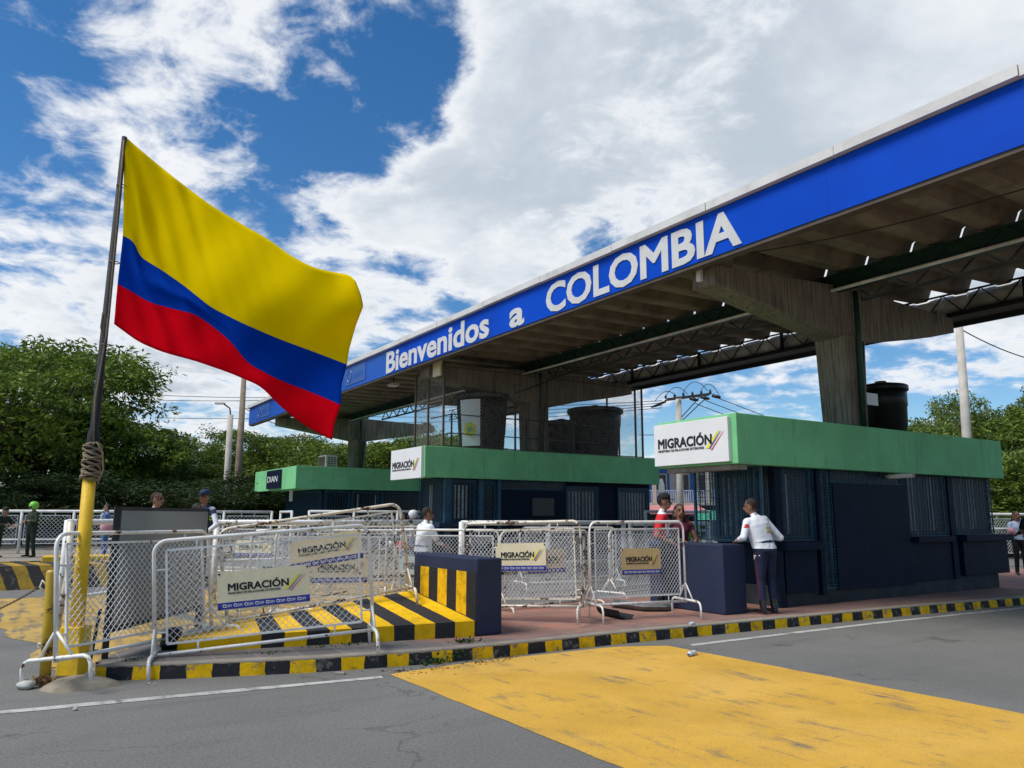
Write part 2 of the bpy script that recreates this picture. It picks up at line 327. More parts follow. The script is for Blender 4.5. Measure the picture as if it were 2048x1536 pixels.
foliage('leaf_dark', (.012,.028,.006), (.03,.06,.012), (.07,.11,.02))  # low trees: shade beneath the crowns painted into the leaf colour

# ---------------------------------------------------------------- mesh helpers
def tag(o, label=None, cat=None, group=None, kind=None):
    if label: o['label'] = label
    if cat: o['category'] = cat
    if group: o['group'] = group
    if kind: o['kind'] = kind
    return o
def empty(name, loc=(0,0,0), rz=0, label=None, cat=None, group=None):
    o = bpy.data.objects.new(name, None); C.objects.link(o); o.location = loc; o.rotation_euler = (0,0,rz); o.empty_display_size = .1
    bpy.context.view_layer.update() if False else None
    return tag(o, label, cat, group)
class MB:
    def __init__(s): s.v = []; s.f = []; s.mi = []; s.uv = {}; s.m = 0; s.smooth = []
    def face(s, idx, uv=None, sm=False):
        s.f.append(tuple(idx)); s.mi.append(s.m); s.smooth.append(sm)
        if uv: s.uv[len(s.f)-1] = uv
    def quad(s, pts, uv=None):
        i = len(s.v); s.v += [tuple(p) for p in pts]; s.face(range(i, i+len(pts)), uv); return s
    def box(s, x0, x1, y0, y1, z0, z1):
        i = len(s.v); s.v += [(x0,y0,z0),(x1,y0,z0),(x1,y1,z0),(x0,y1,z0),(x0,y0,z1),(x1,y0,z1),(x1,y1,z1),(x0,y1,z1)]
        for q in ((0,3,2,1),(4,5,6,7),(0,1,5,4),(1,2,6,5),(2,3,7,6),(3,0,4,7)): s.face([i+k for k in q])
        return s
    def obox(s, c, ax, ay, az):   # centre and three half-axis vectors
        i = len(s.v); c, ax, ay, az = map(Vector, (c, ax, ay, az))
        for sz in (-1, 1):
            for sx, sy in ((-1,-1),(1,-1),(1,1),(-1,1)): s.v.append(tuple(c+ax*sx+ay*sy+az*sz))
        for q in ((0,3,2,1),(4,5,6,7),(0,1,5,4),(1,2,6,5),(2,3,7,6),(3,0,4,7)): s.face([i+k for k in q])
        return s
    def bar(s, p0, p1, w, h=None):
        p0, p1 = Vector(p0), Vector(p1); d = p1-p0; L = d.length
        if L < 1e-6: return s
        d /= L; u = UP if abs(d.z) < .95 else Vector((0,1,0)); sx = d.cross(u).normalized(); sy = sx.cross(d)
        return s.obox((p0+p1)/2, sx*w/2, d*L/2, sy*(h or w)/2)
    def tube(s, pts, r, n=8, closed=False, cap=True):
        pts = [Vector(p) for p in pts]; rs = r if isinstance(r, (list, tuple)) else [r]*len(pts)
        base = len(s.v); N = len(pts); prev = None
        for k, p in enumerate(pts):
            if closed: d = pts[(k+1) % N]-pts[k-1]
            else: d = pts[min(k+1, N-1)]-pts[max(k-1, 0)]
            d.normalize()
            if prev is None:
                u = UP if abs(d.z) < .9 else Vector((1,0,0)); sx = d.cross(u).normalized()
            else:
                sx = (prev - d*prev.dot(d)); sx = sx.normalized() if sx.length > 1e-5 else d.cross(UP).normalized()
            prev = sx; sy = sx.cross(d)
            for j in range(n):
                a = 2*math.pi*j/n; s.v.append(tuple(p+(sx*math.cos(a)+sy*math.sin(a))*rs[k]))
        for k in range(N if closed else N-1):
            k2 = (k+1) % N
            for j in range(n):
                j2 = (j+1) % n; s.face((base+k*n+j, base+k*n+j2, base+k2*n+j2, base+k2*n+j), sm=n > 4)
        if cap and not closed:
            s.face([base+j for j in range(n)][::-1]); s.face([base+(N-1)*n+j for j in range(n)])
        return s
    def lathe(s, prof, c=(0,0,0), n=24, sx=1., sy=1.):
        base = len(s.v); cx, cy, cz = c
        for r, z in prof:
            for j in range(n):
                a = 2*math.pi*j/n; s.v.append((cx+r*sx*math.cos(a), cy+r*sy*math.sin(a), cz+z))
        for k in range(len(prof)-1):
            for j in range(n):
                j2 = (j+1) % n; s.face((base+k*n+j, base+k*n+j2, base+(k+1)*n+j2, base+(k+1)*n+j), sm=True)
        s.face([base+j for j in range(n)][::-1]); s.face([base+(len(prof)-1)*n+j for j in range(n)]); return s
    def prism(s, poly, z0, z1):
        i = len(s.v); n = len(poly)
        s.v += [(p[0], p[1], z0) for p in poly] + [(p[0], p[1], z1) for p in poly]
        s.face([i+k for k in range(n)][::-1]); s.face([i+n+k for k in range(n)])
        for k in range(n): s.face((i+k, i+(k+1) % n, i+n+(k+1) % n, i+n+k))
        return s
    def build(s, name, mats, parent=None, bevel=0.):
        me = bpy.data.meshes.new(name); me.from_pydata(s.v, [], s.f)
        for mm in (mats if isinstance(mats, (list, tuple)) else [mats]): me.materials.append(MATS[mm])
        me.polygons.foreach_set('material_index', s.mi); me.polygons.foreach_set('use_smooth', s.smooth)
        if s.uv:
            ul = me.uv_layers.new(name='UVMap')
            for pi, uv in s.uv.items():
                pl = me.polygons[pi]
                for k, li in enumerate(pl.loop_indices): ul.data[li].uv = uv[k]
        me.update(); o = bpy.data.objects.new(name, me); C.objects.link(o)
        if parent: o.parent = parent
        if bevel:
            b = o.modifiers.new('b', 'BEVEL'); b.width = bevel; b.segments = 2; b.limit_method = 'ANGLE'
        return o
def copy_tree(o, parent=None):
    c = o.copy(); C.objects.link(c); c.parent = parent
    for ch in list(o.children): copy_tree(ch, c)
    return c

def text_mb(mb, s, org, xd, yd, w=None, h=1., off=0., ext=.004, shear=0.):
    cu = bpy.data.curves.new('t', 'FONT'); cu.body = s; cu.size = 1; cu.bevel_depth = off; cu.bevel_resolution = 2; cu.extrude = 1.; cu.resolution_u = 3; cu.fill_mode = 'BOTH'
    ob = bpy.data.objects.new('t', cu); C.objects.link(ob); dg = bpy.context.evaluated_depsgraph_get()
    me = bpy.data.meshes.new_from_object(ob.evaluated_get(dg)); vs_ = np.array([v.co[:] for v in me.vertices])
    fs = [tuple(p.vertices) for p in me.polygons]
    bpy.data.objects.remove(ob); bpy.data.curves.remove(cu); bpy.data.meshes.remove(me)
    ch = .729 if any(c.isupper() for c in s) else .55
    x0, x1 = vs_[:, 0].min(), vs_[:, 0].max()
    sy = h/(ch+off); sx = (w/(x1-x0)) if w else sy
    org, xd, yd = Vector(org), Vector(xd), Vector(yd); nd = xd.cross(yd)
    i = len(mb.v)
    for x, y, z in vs_:
        mb.v.append(tuple(org+xd*((x-x0)*sx+shear*y*sy)+yd*(y*sy)+nd*((z/(1+off)+1)*ext/2)))
    for f in fs: mb.face([i+k for k in f])
    return mb
def slab(mb, pts2, org, xd, yd, z0, z1):   # polygon in (x,y) on plane org/xd/yd, thick from z0..z1 along the normal
    org, xd, yd = Vector(org), Vector(xd), Vector(yd); nd = xd.cross(yd); n = len(pts2); i = len(mb.v)
    for z in (z0, z1):
        for x, y in pts2: mb.v.append(tuple(org+xd*x+yd*y+nd*z))
    mb.face([i+k for k in range(n)][::-1]); mb.face([i+n+k for k in range(n)])
    for k in range(n): mb.face((i+k, i+(k+1) % n, i+n+(k+1) % n, i+n+k))
def migracion(parent, org, xd, yd, w, hgt, ink='ink', x0=.09, y0=.42, tw=.66, th=.20, strokes=True, band=False, sub=True):
    """writing of a MIGRACION board of size w x hgt, org = lower left corner on its face"""
    org, xd, yd = Vector(org), Vector(xd), Vector(yd)
    P = lambda x, y: org+xd*(x*w)+yd*(y*hgt)
    t = MB(); text_mb(t, 'MIGRACIÓN', P(x0, y0), xd, yd, tw*w, th*hgt, .034, .003); t.build('lettering', ink, parent)
    if sub:
        t = MB(); text_mb(t, 'MINISTERIO DE RELACIONES EXTERIORES', P(x0, y0-.095), xd, yd, tw*.86*w, .056*hgt, .012, .003); t.build('lettering', ink, parent)
    if strokes:
        for k, (nm, dx, x_, yb, ln, wd) in enumerate((('logo_yellow', 0, .72, -.10, .20, .05), ('logo_blue', .0, .765, -.115, .20, .022), ('logo_red', .0, .79, -.145, .215, .022))):
            q = MB(); bx, by = (x_-.01), y0+yb
            pts = [(bx*w, by*hgt), ((bx+wd)*w, by*hgt+.01*hgt), ((bx+wd+ln*.72)*w, (by+ln*1.95)*hgt), ((bx+ln*.72+wd*.2)*w, (by+ln*1.8)*hgt)]
            slab(q, pts, org, xd, yd, .001+.0006*k, .0022+.0006*k); q.build('logo_stroke', nm, parent)
    if band:
        q = MB(); slab(q, [(0, .02*hgt), (w, .02*hgt), (w, .20*hgt), (0, .20*hgt)], org, xd, yd, .0005, .0025); b = q.build('logo_band', 'band_blue', parent)
        t = MB(); nd = xd.cross(yd)
        for k in range(8):
            xx = .06+.115*k
            text_mb(t, 'OIM', P(xx+.028, .075)+nd*.003, xd, yd, .058*w, .075*hgt, .01, .001)
            cc = P(xx+.012, .112)+nd*.0035; rr = .038*hgt
            t.tube([cc+(xd*math.cos(a)+yd*math.sin(a))*rr for a in [i*math.pi/4 for i in range(8)]], rr*.22, 4, closed=True)
        t.build('lettering', 'sign_white', b)

# ================================================================= SETTING
m_ = MB(); m_.quad([(-900,-900,-.03),(1500,-900,-.03),(1500,1500,-.03),(-900,1500,-.03)])
tag(m_.build('ground', 'mound'), kind='structure')
m_ = MB(); m_.quad([(-70,-30,0),(110,-30,0),(110,46,0),(-70,46,0)]); tag(m_.build('road', 'asphalt'), kind='structure')

def jag(pts, seg=.25, amp=.015):
    out = []
    for k in range(len(pts)):
        a, b = Vector(pts[k]), Vector(pts[(k+1) % len(pts)]); n = max(1, int((b-a).length/seg)); d = (b-a).normalized(); nn = Vector((-d.y, d.x))
        for j in range(n):
            q = a+(b-a)*j/n + nn*random.uniform(-amp, amp); out.append((q.x, q.y))
    return out
def flat(name, poly, z, mat):
    mb = MB(); mb.quad([(x, y, z) for x, y in poly]); return tag(mb.build(name, mat), kind='structure')
flat('yellow_road_marking', jag([(3.55, -8), (7.25, -8), (7.25, 3.5), (7.18, 7.45), (6.6, 7.74), (5.0, 7.80), (4.3, 7.78), (3.5, 7.66)], .22, .012), .004, 'road_yellow')
flat('yellow_road_marking', jag([(.1,18.3),(2.4,18.3),(2.6,11.4),(2.05,11.25),(1.45,10.3),(1.0,9.42),(.74,9.5),(.62,9.9),(.42,10.6),(.62,11.6),(.25,12.4),(.16,14)], .3, .06), .004, 'road_yellow_worn')
flat('yellow_road_marking', jag([(2.75,11.45),(8,11.35),(8,18.2),(2.7,18.3)], .3, .05), .004, 'road_yellow_worn')
flat('white_road_line', jag([(-4.2,8.03),(-4.2,7.9),(.15,7.86),(3.36,7.52),(3.38,7.63),(.15,7.99)], .3, .008), .004, 'line_paint')
flat('white_road_line', jag([(7.45,7.28),(11.3,7.25),(16,7.02),(30,6.3),(30,6.42),(16,7.13),(11.3,7.36),(7.5,7.38)], .3, .008), .004, 'line_paint')

# island 1
kerb = [(.93,8.93),(1.48,8.66),(2.1,8.44),(2.75,8.23),(3.6,8.05),(4.6,7.93),(5.8,7.90),(6.9,7.89),(9.1,7.77),(12.6,7.6),(16.2,7.36),(22,7.0),(30,6.5)]
def smooth_line(pts, n=4):
    out = []
    for i in range(len(pts)-1):
        p0, p1, p2, p3 = pts[max(i-1,0)], pts[i], pts[i+1], pts[min(i+2, len(pts)-1)]
        for k in range(n):
            t = k/n; out.append(tuple(.5*((2*p1[j])+(-p0[j]+p2[j])*t+(2*p0[j]-5*p1[j]+4*p2[j]-p3[j])*t*t+(-p0[j]+3*p1[j]-3*p2[j]+p3[j])*t**3) for j in (0,1)))
    out.append(pts[-1]); return out
def make_kerb(line, H, topw, mat, inner, pave='paving', name='kerb', ht=.15):
    line = smooth_line(line); s = 0; mb = MB(); pv_ = MB()
    ins = []
    for k, p in enumerate(line):
        a = Vector(line[max(k-1,0)]); b = Vector(line[min(k+1, len(line)-1)]); d = (b-a).normalized(); ins.append((p[0]-d.y*topw, p[1]+d.x*topw))
    for k in range(len(line)-1):
        p, q = line[k], line[k+1]; L = math.dist(p, q); pi, qi = ins[k], ins[k+1]
        jz = 0
        mb.m = 0; mb.quad([(p[0]-0,p[1]-.015,-.01),(q[0],q[1]-.015,-.01),(q[0],q[1],H-.012),(p[0],p[1],H-.012)], [(s,0),(s+L,0),(s+L,ht-.012),(s,ht-.012)])
        mb.quad([(p[0],p[1],H-.012),(q[0],q[1],H-.012),(q[0],q[1]+.014,H),(p[0],p[1]+.014,H)], [(s,ht-.012),(s+L,ht-.012),(s+L,ht),(s,ht)])
        mb.m = 1; mb.quad([(p[0],p[1]+.014,H),(q[0],q[1]+.014,H),(qi[0],qi[1],H),(pi[0],pi[1],H)])
        s += L
    o = tag(mb.build(name, [mat, 'kerb_top']), kind='structure')
    poly = [(x, y) for x, y in ins] + inner
    pv_.quad([(x, y, H-.003) for x, y in poly]); 
    tag(pv_.build('pavement', pave), kind='structure')
    # outer back side down to the road
    bk = MB(); ring = [line[-1]]+inner+[line[0]]
    for k in range(len(ring)-1):
        p, q = ring[k], ring[k+1]; bk.quad([(p[0],p[1],-.01),(q[0],q[1],-.01),(q[0],q[1],H-.001),(p[0],p[1],H-.001)][::-1])
    tag(bk.build(name, 'kerb_top'), kind='structure')
    return o
make_kerb(kerb, .15, .13, 'kerb_stripes', [(30,11.25),(9,11.25),(4,11.25),(2.35,11.15),(1.55,10.2),(1.12,9.45),(.93,9.1)])
# island 2 and 3
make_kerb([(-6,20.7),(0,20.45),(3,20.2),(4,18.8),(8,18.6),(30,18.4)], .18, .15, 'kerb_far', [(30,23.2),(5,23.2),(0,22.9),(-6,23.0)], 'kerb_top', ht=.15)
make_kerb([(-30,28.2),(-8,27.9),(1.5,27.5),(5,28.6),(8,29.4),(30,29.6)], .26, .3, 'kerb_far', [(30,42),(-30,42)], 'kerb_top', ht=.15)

# ramp block in front of island 1
mb = MB(); F0, F1, B1, B0 = Vector((1.73,9.24,0)), Vector((5.03,8.53,0)), Vector((5.03,10.32,0)), Vector((2.2,10.75,0))
zf0, zf1, zb1, zb0 = .285, .335, .56, .175; n = 24; uL = .63
def pr(A, B, t): return A+(B-A)*t
for k in range(n):
    t0, t1 = k/n, (k+1)/n
    f0, f1, b0, b1 = pr(F0,F1,t0), pr(F0,F1,t1), pr(B0,B1,t0), pr(B0,B1,t1)
    def Z(v, z): return (v.x, v.y, z)
    zz0, zz1, yy0, yy1 = zf0+(zf1-zf0)*t0, zf0+(zf1-zf0)*t1, zb0+(zb1-zb0)*t0, zb0+(zb1-zb0)*t1
    U0, U1 = t0*3.375, t1*3.375
    mb.quad([Z(f0,.14),Z(f1,.14),Z(f1,zz0+(zz1-zz0)),Z(f0,zz0)], [(U0,0),(U1,0),(U1,.2),(U0,.2)])
    mb.quad([Z(f0,zz0),Z(f1,zz1),Z(b1,yy1),Z(b0,yy0)], [(U0,0),(U1,0),(U1,2.),(U0,2.)])
    mb.quad([Z(b0,yy0),Z(b1,yy1),Z(b1,.14),Z(b0,.14)], [(U0,0),(U1,0),(U1,.2),(U0,.2)])
mid = pr(F0, B0, .5)+Vector((-.13,-.03,0))
mb.quad([(F0.x,F0.y,.14),(F0.x,F0.y,zf0),(mid.x,mid.y,.235),(mid.x,mid.y,.14)], [(0,0),(0,.2),(.05,.2),(.05,0)]); mb.quad([(mid.x,mid.y,.14),(mid.x,mid.y,.235),(B0.x,B0.y,zb0),(B0.x,B0.y,.14)], [(0.05,0),(.05,.2),(0,.2),(0,0)])
mb.quad([(F0.x,F0.y,zf0),(B0.x,B0.y,zb0),(mid.x,mid.y,.235)], [(0,0),(0,.1),(.05,.1)])
# wide first yellow field: shift stripes with UV offset
m, N, bs = new_mat('ramp_paint'); uv = N.new('ShaderNodeUVMap').outputs[0]; p = wpos(N); s = N.new('ShaderNodeSeparateXYZ'); N.l.new(uv, s.inputs[0])
u = N.math('ADD', s.outputs[0], N.math('MULTIPLY', N.math('SUBTRACT', N.noise(p, 4, 3), .5), .02))
fr = N.math('FRACT', N.math('DIVIDE', N.math('SUBTRACT', u, .85), .50)); k1 = N.math('LESS_THAN', fr, .5); k = N.math('MULTIPLY', k1, N.math('GREATER_THAN', u, .85))
y2 = N.mix(N.ramp(N.noise(p, 7, 6, .65), .42, .75), (.88,.53,.008), (.66,.38,.008)); c = N.mix(k, y2, N.mix(N.noise(p, 14, 5), (.022,.022,.024), (.05,.05,.052)))
c = N.mix(N.ramp(N.noise(p, 11, 7, .7), .66, .72, 0, .6), c, (.2,.15,.06))
N.put(bs, 'Base Color', c); bs.inputs['Roughness'].default_value = .7; bs.inputs['Specular IOR Level'].default_value = .15; bump(N, bs, N.noise(p, 24, 5, .7), .6, .012)
tag(mb.build('crash_ramp', 'ramp_paint'), 'low yellow and black striped concrete ramp running up to the dark blue block', 'ramp')

# blue block with vertical stripes (end of ramp)
bb = empty('crash_block', (5.03,8.53,.15), 0, 'dark blue concrete block with upright yellow and black stripes above the low ramp', 'barrier block')
mb = MB(); mb.prism([(0,0),(.37,0),(.37,1.8),(0,1.78)], 0, .93); mb.build('body', 'booth_blue_light', bb, .02)
mb = MB(); xs = [(.0,.0), (1.72,1.0)]
q = 8
for k in range(q):
    y0, y1 = .012+1.75*k/q, .012+1.75*(k+1)/q
    mb.quad([(-.004,y1,.18+.225*(k+1)/q-.02),(-.004,y0,.18+.225*k/q-.02),(-.004,y0,.76),(-.004,y1,.76)], [(y1,0),(y0,0),(y0,.5),(y1,.5)])
mb.build('stripes', 'block_stripes', bb)
# far ramp of island 2 and yellow nose blocks
mb = MB()
for k in range(10):
    x0, x1 = -5+k*.8, -5+(k+1)*.8; z0, z1 = .50, .50
    mb.quad([(x0,20.3,0),(x1,20.3,0),(x1,20.5,.50),(x0,20.5,.50)], [(x0,0),(x1,0),(x1,.5),(x0,.5)])
    mb.quad([(x0,20.5,.50),(x1,20.5,.50),(x1,22.0,.50),(x0,22.0,.50)], [(x0,.5),(x1,.5),(x1,1.),(x0,1.)])
mb.quad([(3,20.3,0),(3,22,0),(3,22,.5),(3,20.5,.5)], [(3,0),(3,1),(3,1),(3,.5)])
tag(mb.build('crash_ramp', 'kerb_far'), 'faded striped concrete ramp across the lane, behind the short yellow post', 'ramp')
mb = MB(); A = G(72,1140,.3); 
mb.prism([(1.0,24.2),(2.6,24.0),(2.9,24.6),(1.9,25.2),(1.1,25.0)], 0, .52)
tag(mb.build('kerb_block', 'paint_yellow', bevel=.02), 'flat yellow concrete block behind the striped ramp near the helmeted officer', 'block')
mb = MB(); mb.prism([(2.7,20.9),(3.5,20.75),(3.6,21.6),(2.9,21.9)], .1, .62)
tag(mb.build('kerb_block', 'paint_yellow', bevel=.02), 'small yellow concrete block seen through the mesh left of the grey board', 'block')

# ================================================================= CANOPY
can = empty('toll_canopy', (9.6,20,0), 0, 'long flat canopy with deep blue fascia over the checkpoint booths', 'canopy')
O = Vector((9.6,20,0))
def loc(mb): mb.v = [(x-O.x, y-O.y, z-O.z) for x, y, z in mb.v]; return mb
BR = -6.0
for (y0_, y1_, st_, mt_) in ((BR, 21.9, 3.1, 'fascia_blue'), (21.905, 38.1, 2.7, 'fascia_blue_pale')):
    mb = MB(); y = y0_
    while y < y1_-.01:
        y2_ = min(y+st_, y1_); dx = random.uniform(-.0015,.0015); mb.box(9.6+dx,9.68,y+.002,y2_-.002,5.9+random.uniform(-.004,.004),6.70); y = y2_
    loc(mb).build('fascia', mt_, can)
mb = MB(); y = BR; k = 0
while y < 38.2:
    y2_ = min(y+2.44, 38.25); dz = random.uniform(-.008,.008); mb.box(9.50+random.uniform(-.006,.006),9.90,y+.006,y2_-.006,6.705+dz,6.845+dz); y = y2_
loc(mb).build('roof_edge_cap', 'cap_white', can)
mb = MB(); mb.box(9.62,9.80,BR,38,5.84,5.90); mb.box(9.80,9.84,BR,38,5.86,6.12); loc(mb).build('fascia_rail', 'brown_metal', can)
# letters
def fascia_text(s, bL, bR, z, h, off):
    t = MB(); text_mb(t, s, (9.596, bL, z), (0,-1,0), (0,0,1), bL-bR, h, off, .014); loc(t).build('lettering', 'letter_grey', can)
fascia_text('Bienvenidos', 21.93, 15.80, 5.965, .69, .028)
fascia_text('a', 14.88, 14.26, 5.965, .49, .03)
fascia_text('COLOMBIA', 13.40, 7.98, 5.975, .665, .030)
for b0, b1 in ((23.6,25.4),(34.6,36.6)):
    mb = MB(); mb.box(9.585,9.60,b0,b1,6.02,6.62); bo = loc(mb).build('logo_panel', 'grey_logo', can)
    t = MB(); text_mb(t, 'DIAN', (9.584,b1-.75,6.17), (0,-1,0), (0,0,1), .85, .25, 0, .004); loc(t).build('lettering', 'fascia_blue_pale', bo)
    t = MB(); t.tube([Vector((9.58, b1-.4+.18*math.cos(a), 6.32+.22*math.sin(a))) for a in [i*math.pi/6 for i in range(12)]], .015, 4, closed=True); loc(t).build('logo_ring', 'fascia_blue_pale', bo)
# channel roof sheets
def sheets(a0, a1, z0, z1, b0, b1, name, mat='eternit', T=.012):
    per, dpt = .92, .30; mb = MB(); prof = []
    b = b0
    while b < b1:
        prof += [(b,0),(b+.16,0),(b+.22,.03),(b+.32,dpt*.9),(b+.37,dpt),(b+.66,dpt),(b+.70,dpt*.92),(b+.80,.03),(b+.84,0)]; b += per
    pts = [(y, z) for y, z in prof if y <= b1]
    cells = 3
    for c_ in range(cells):
        t0, t1 = c_/cells, (c_+1)/cells
        aa0, aa1, za0, za1 = a0+(a1-a0)*t0, a0+(a1-a0)*t1, z0+(z1-z0)*t0+.0, z0+(z1-z0)*t1
        for k in range(len(pts)-1):
            (ya, qa), (yb, qb) = pts[k], pts[k+1]
            mb.quad([(aa0,ya,za0+qa),(aa1,ya,za1+qa),(aa1,yb,za1+qb),(aa0,yb,za0+qb)])
            mb.quad([(aa0,ya,za0+qa+T),(aa0,yb,za0+qb+T),(aa1,yb,za1+qb+T),(aa1,ya,za1+qa+T)])
    return loc(mb).build(name, mat, can)
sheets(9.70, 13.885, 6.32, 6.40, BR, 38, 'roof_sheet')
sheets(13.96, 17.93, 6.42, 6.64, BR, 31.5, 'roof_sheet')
# central box truss (green steel) and lattice
def lattice(a, b0, b1, z0, z1, step, r, mat, name):
    mb = MB(); mb.bar((a,b0,z0),(a,b1,z0),r*1.6); mb.bar((a,b0,z1),(a,b1,z1),r*1.6); b = b0; f = 0
    while b < b1:
        mb.bar((a,b,z0 if f else z1),(a,min(b+step,b1),z1 if f else z0), r); f = 1-f; b += step
    return loc(mb).build(name, mat, can)
mb = MB(); mb.box(13.38,13.42,BR,38,6.00,6.34); mb.box(13.42,13.55,BR,38,6.30,6.34); mb.box(13.42,13.55,BR,38,6.0,6.03); loc(mb).build('girder', 'green_steel', can)
lattice(13.36, BR, 38, 6.02, 6.32, .42, .022, 'green_steel', 'girder_lattice')
lattice(14.30, BR, 33, 5.98, 6.32, .42, .035, 'steel_dark', 'girder_lattice')
mb = MB(); mb.tube([(13.30,BR,6.0),(13.30,38,6.0)], .035, 8); loc(mb).build('conduit', 'eternit_pale', can)
lattice(17.80, BR, 33, 6.20, 6.66, .42, .024, 'steel_dark', 'rear_truss')
mb = MB(); b = BR
while b < 31.4:
    mb.tube([(18.12,b+.02,6.46),(18.12,b+.2,6.46),(18.12,min(b+2.40,31.4),6.46)], [.235,.24,.24], 14); b += 2.44
loc(mb).build('rear_roof_roll', 'eternit_pale', can)  # pale colour stands in for daylight coming from behind the roll
mb = MB(); mb.box(17.72,18.34,BR,31.6,6.10,6.17); mb.box(18.36,18.42,BR,31.6,6.0,6.62); loc(mb).build('rear_gutter', 'steel_dark', can)
b = BR+1
while b < 31:
    mb = MB(); mb.bar((17.80,b,6.2),(17.80,b,6.66),.09,.05); b += 3.1; loc(mb).build('hanger', 'steel_dark', can)
# supports
def support(b, label, half=.0):
    sp_ = empty('concrete_support', (13.85,b,.15), 0, label, 'support', 'concrete supports under the canopy')
    mb = MB()
    def ring(w, d, z): return [(-d,-w,z),(d,-w,z),(d,w,z),(-d,w,z)]
    r1, r2 = ring(.24,.22,0), ring(.34,.34,5.0); i = 0
    mb.v = r1+r2; mb.face((3,2,1,0)); mb.face((4,5,6,7))
    for k in range(4): mb.face((k,(k+1) % 4,4+(k+1) % 4,4+k))
    mb.build('column', 'concrete', sp_, .02)
    mb = MB(); pr_ = [(-3.90,5.83),(-3.90,5.50),(-3.45,5.40),(-.45,4.98),(.45,4.98),(3.1,5.47),(3.95,5.55),(3.95,5.90),(.3,5.92),(-3.9,5.86)]
    pr_ = [(-3.85,5.45),(-3.45,5.40),(-.40,4.95),(.40,4.95),(3.15,5.44),(3.95,5.60),(3.95,5.93),(0,6.02),(-3.85,5.78)]
    w = .27; n = len(pr_); mb.v = [(x,-w,z) for x, z in pr_]+[(x,w,z) for x, z in pr_]
    mb.face(range(n)); mb.face(list(range(n,2*n))[::-1])
    for k in range(n): mb.face((k,n+k,n+(k+1) % n,(k+1) % n))
    mb.build('beam', 'concrete', sp_, .015)
    for q_ in ((-3.75,-3.3,-.2,.2,5.79,6.1),(-.45,.45,-.22,.22,6.03,6.1),(3.4,3.8,-.2,.2,5.95,6.05)): mb = MB(); mb.box(*q_); mb.build('bearing_block', 'concrete', sp_)
    mb = MB(); mb.tube([(.02,-.38,3.0),(.03,-.40,5.0),(.0,-.42,5.9)], .055, 8); mb.tube([(.14,-.31,3.0),(.2,-.37,4.9)], .025, 6); mb.build('downpipe', 'green_steel', sp_)
    return sp_
support(9.2, 'nearest T-shaped concrete column and beam, with a water tank beside its foot')
support(20.1, 'concrete column and beam standing inside the wire cage above the middle booth')
support(34.8, 'farthest concrete column and beam, behind the booth with the air conditioner')
# small floodlights under fascia
for k, (u, v, dd) in enumerate(((1397,552,None),(835,600,None))):
    pass
mb = MB(); c_ = PA(1398,550,9.95); mb.box(c_.x-.03,c_.x+.05,c_.y-.05,c_.y+.05,c_.z-.12,c_.z+.1); tag(mb.build('junction_box', 'sign_white', bevel=.01), 'small white box fixed at the end of the nearest concrete beam', 'box')
for (u, v, lb) in ((762,704,'x'),):
    pass
fl = empty('floodlight', PA(787,770,10.4), 0, 'small pale floodlight hanging under the canopy left of the wire cage', 'light')
mb = MB(); mb.box(-.12,.12,-.2,.2,-.04,.04); mb.build('housing', 'cap_white', fl); mb = MB(); mb.bar((0,0,.04),(0,0,.5),.03); mb.build('bracket', 'steel_dark', fl)
fl = empty('floodlight', PA(1207,594,10.2), 0, 'small dark lamp hanging under the fascia below the letter L', 'light')
mb = MB(); mb.lathe([(.03,.08),(.08,0),(.09,-.08),(.02,-.09)], n=12); mb.build('housing', 'black_metal', fl); mb = MB(); mb.bar((0,0,.07),(0,0,.38),.02); mb.build('bracket', 'steel_dark', fl)
mb = MB(); c_ = PB(862,745,20.9)
mb = MB(); pa_, pb_ = PA(866,712,10.1), PA(880,750,10.1); mb.box(10.1,10.16,pb_.y,pa_.y,pb_.z,pa_.z); tag(mb.build('notice_board', 'sign_cream'), 'small cream plate at the end of the beam above the cage gate', 'plate')
# cables under canopy
def wire(name, pts, r, label, cat='cable', mat='wire', n=6, group=None):
    mb = MB(); mb.tube(pts, r, 5); o = mb.build(name, mat); tag(o, label, cat, group); return o
def sag(p, q, s, n=14):
    p, q = Vector(p), Vector(q); return [p+(q-p)*(k/n)-UP*(s*4*(k/n)*(1-k/n)) for k in range(n+1)]
wire('cable', sag(PA(2090,365,10.9), PA(1480,508,10.5), .10), .010, 'thin dark cable slung below the roof sheets behind the blue fascia at the right')
wire('cable', sag(PA(1240,700,13.2), PA(1020,790,13.0), .05), .02, 'pale cable running down from the girder to the middle column')

# ================================================================= BOOTHS
def grille(mb, a0, a1, b, z0, z1, dx=.11, hz=.2, t=.014, axis='a', rows=None):
    L = a1-a0; n = max(2, int(round(L/dx)))
    def pt(s, z): return (s, b, z) if axis == 'a' else (b, s, z)
    for k in range(n+1):
        s = a0+L*k/n; mb.bar(pt(s,z0), pt(s,z1), t)
    for k in range(n):
        s0, s1 = a0+L*k/n, a0+L*(k+1)/n; z = z0+hz*(.25+.5*(k % 2))
        while z < z1: mb.bar(pt(s0,z), pt(s1,z), t*.8); z += hz
    mb.bar(pt(a0,z0), pt(a1,z0), t*1.8); mb.bar(pt(a0,z1), pt(a1,z1), t*1.8)
def weld(mb, a0, a1, b, z0, z1, d=.055, t=.005, axis='a'):
    def pt(s, z): return (s, b, z) if axis == 'a' else (b, s, z)
    s = a0
    while s <= a1: mb.bar(pt(s,z0), pt(s,z1), t); s += d
    z = z0
    while z <= z1: mb.bar(pt(a0,z), pt(a1,z), t); z += d
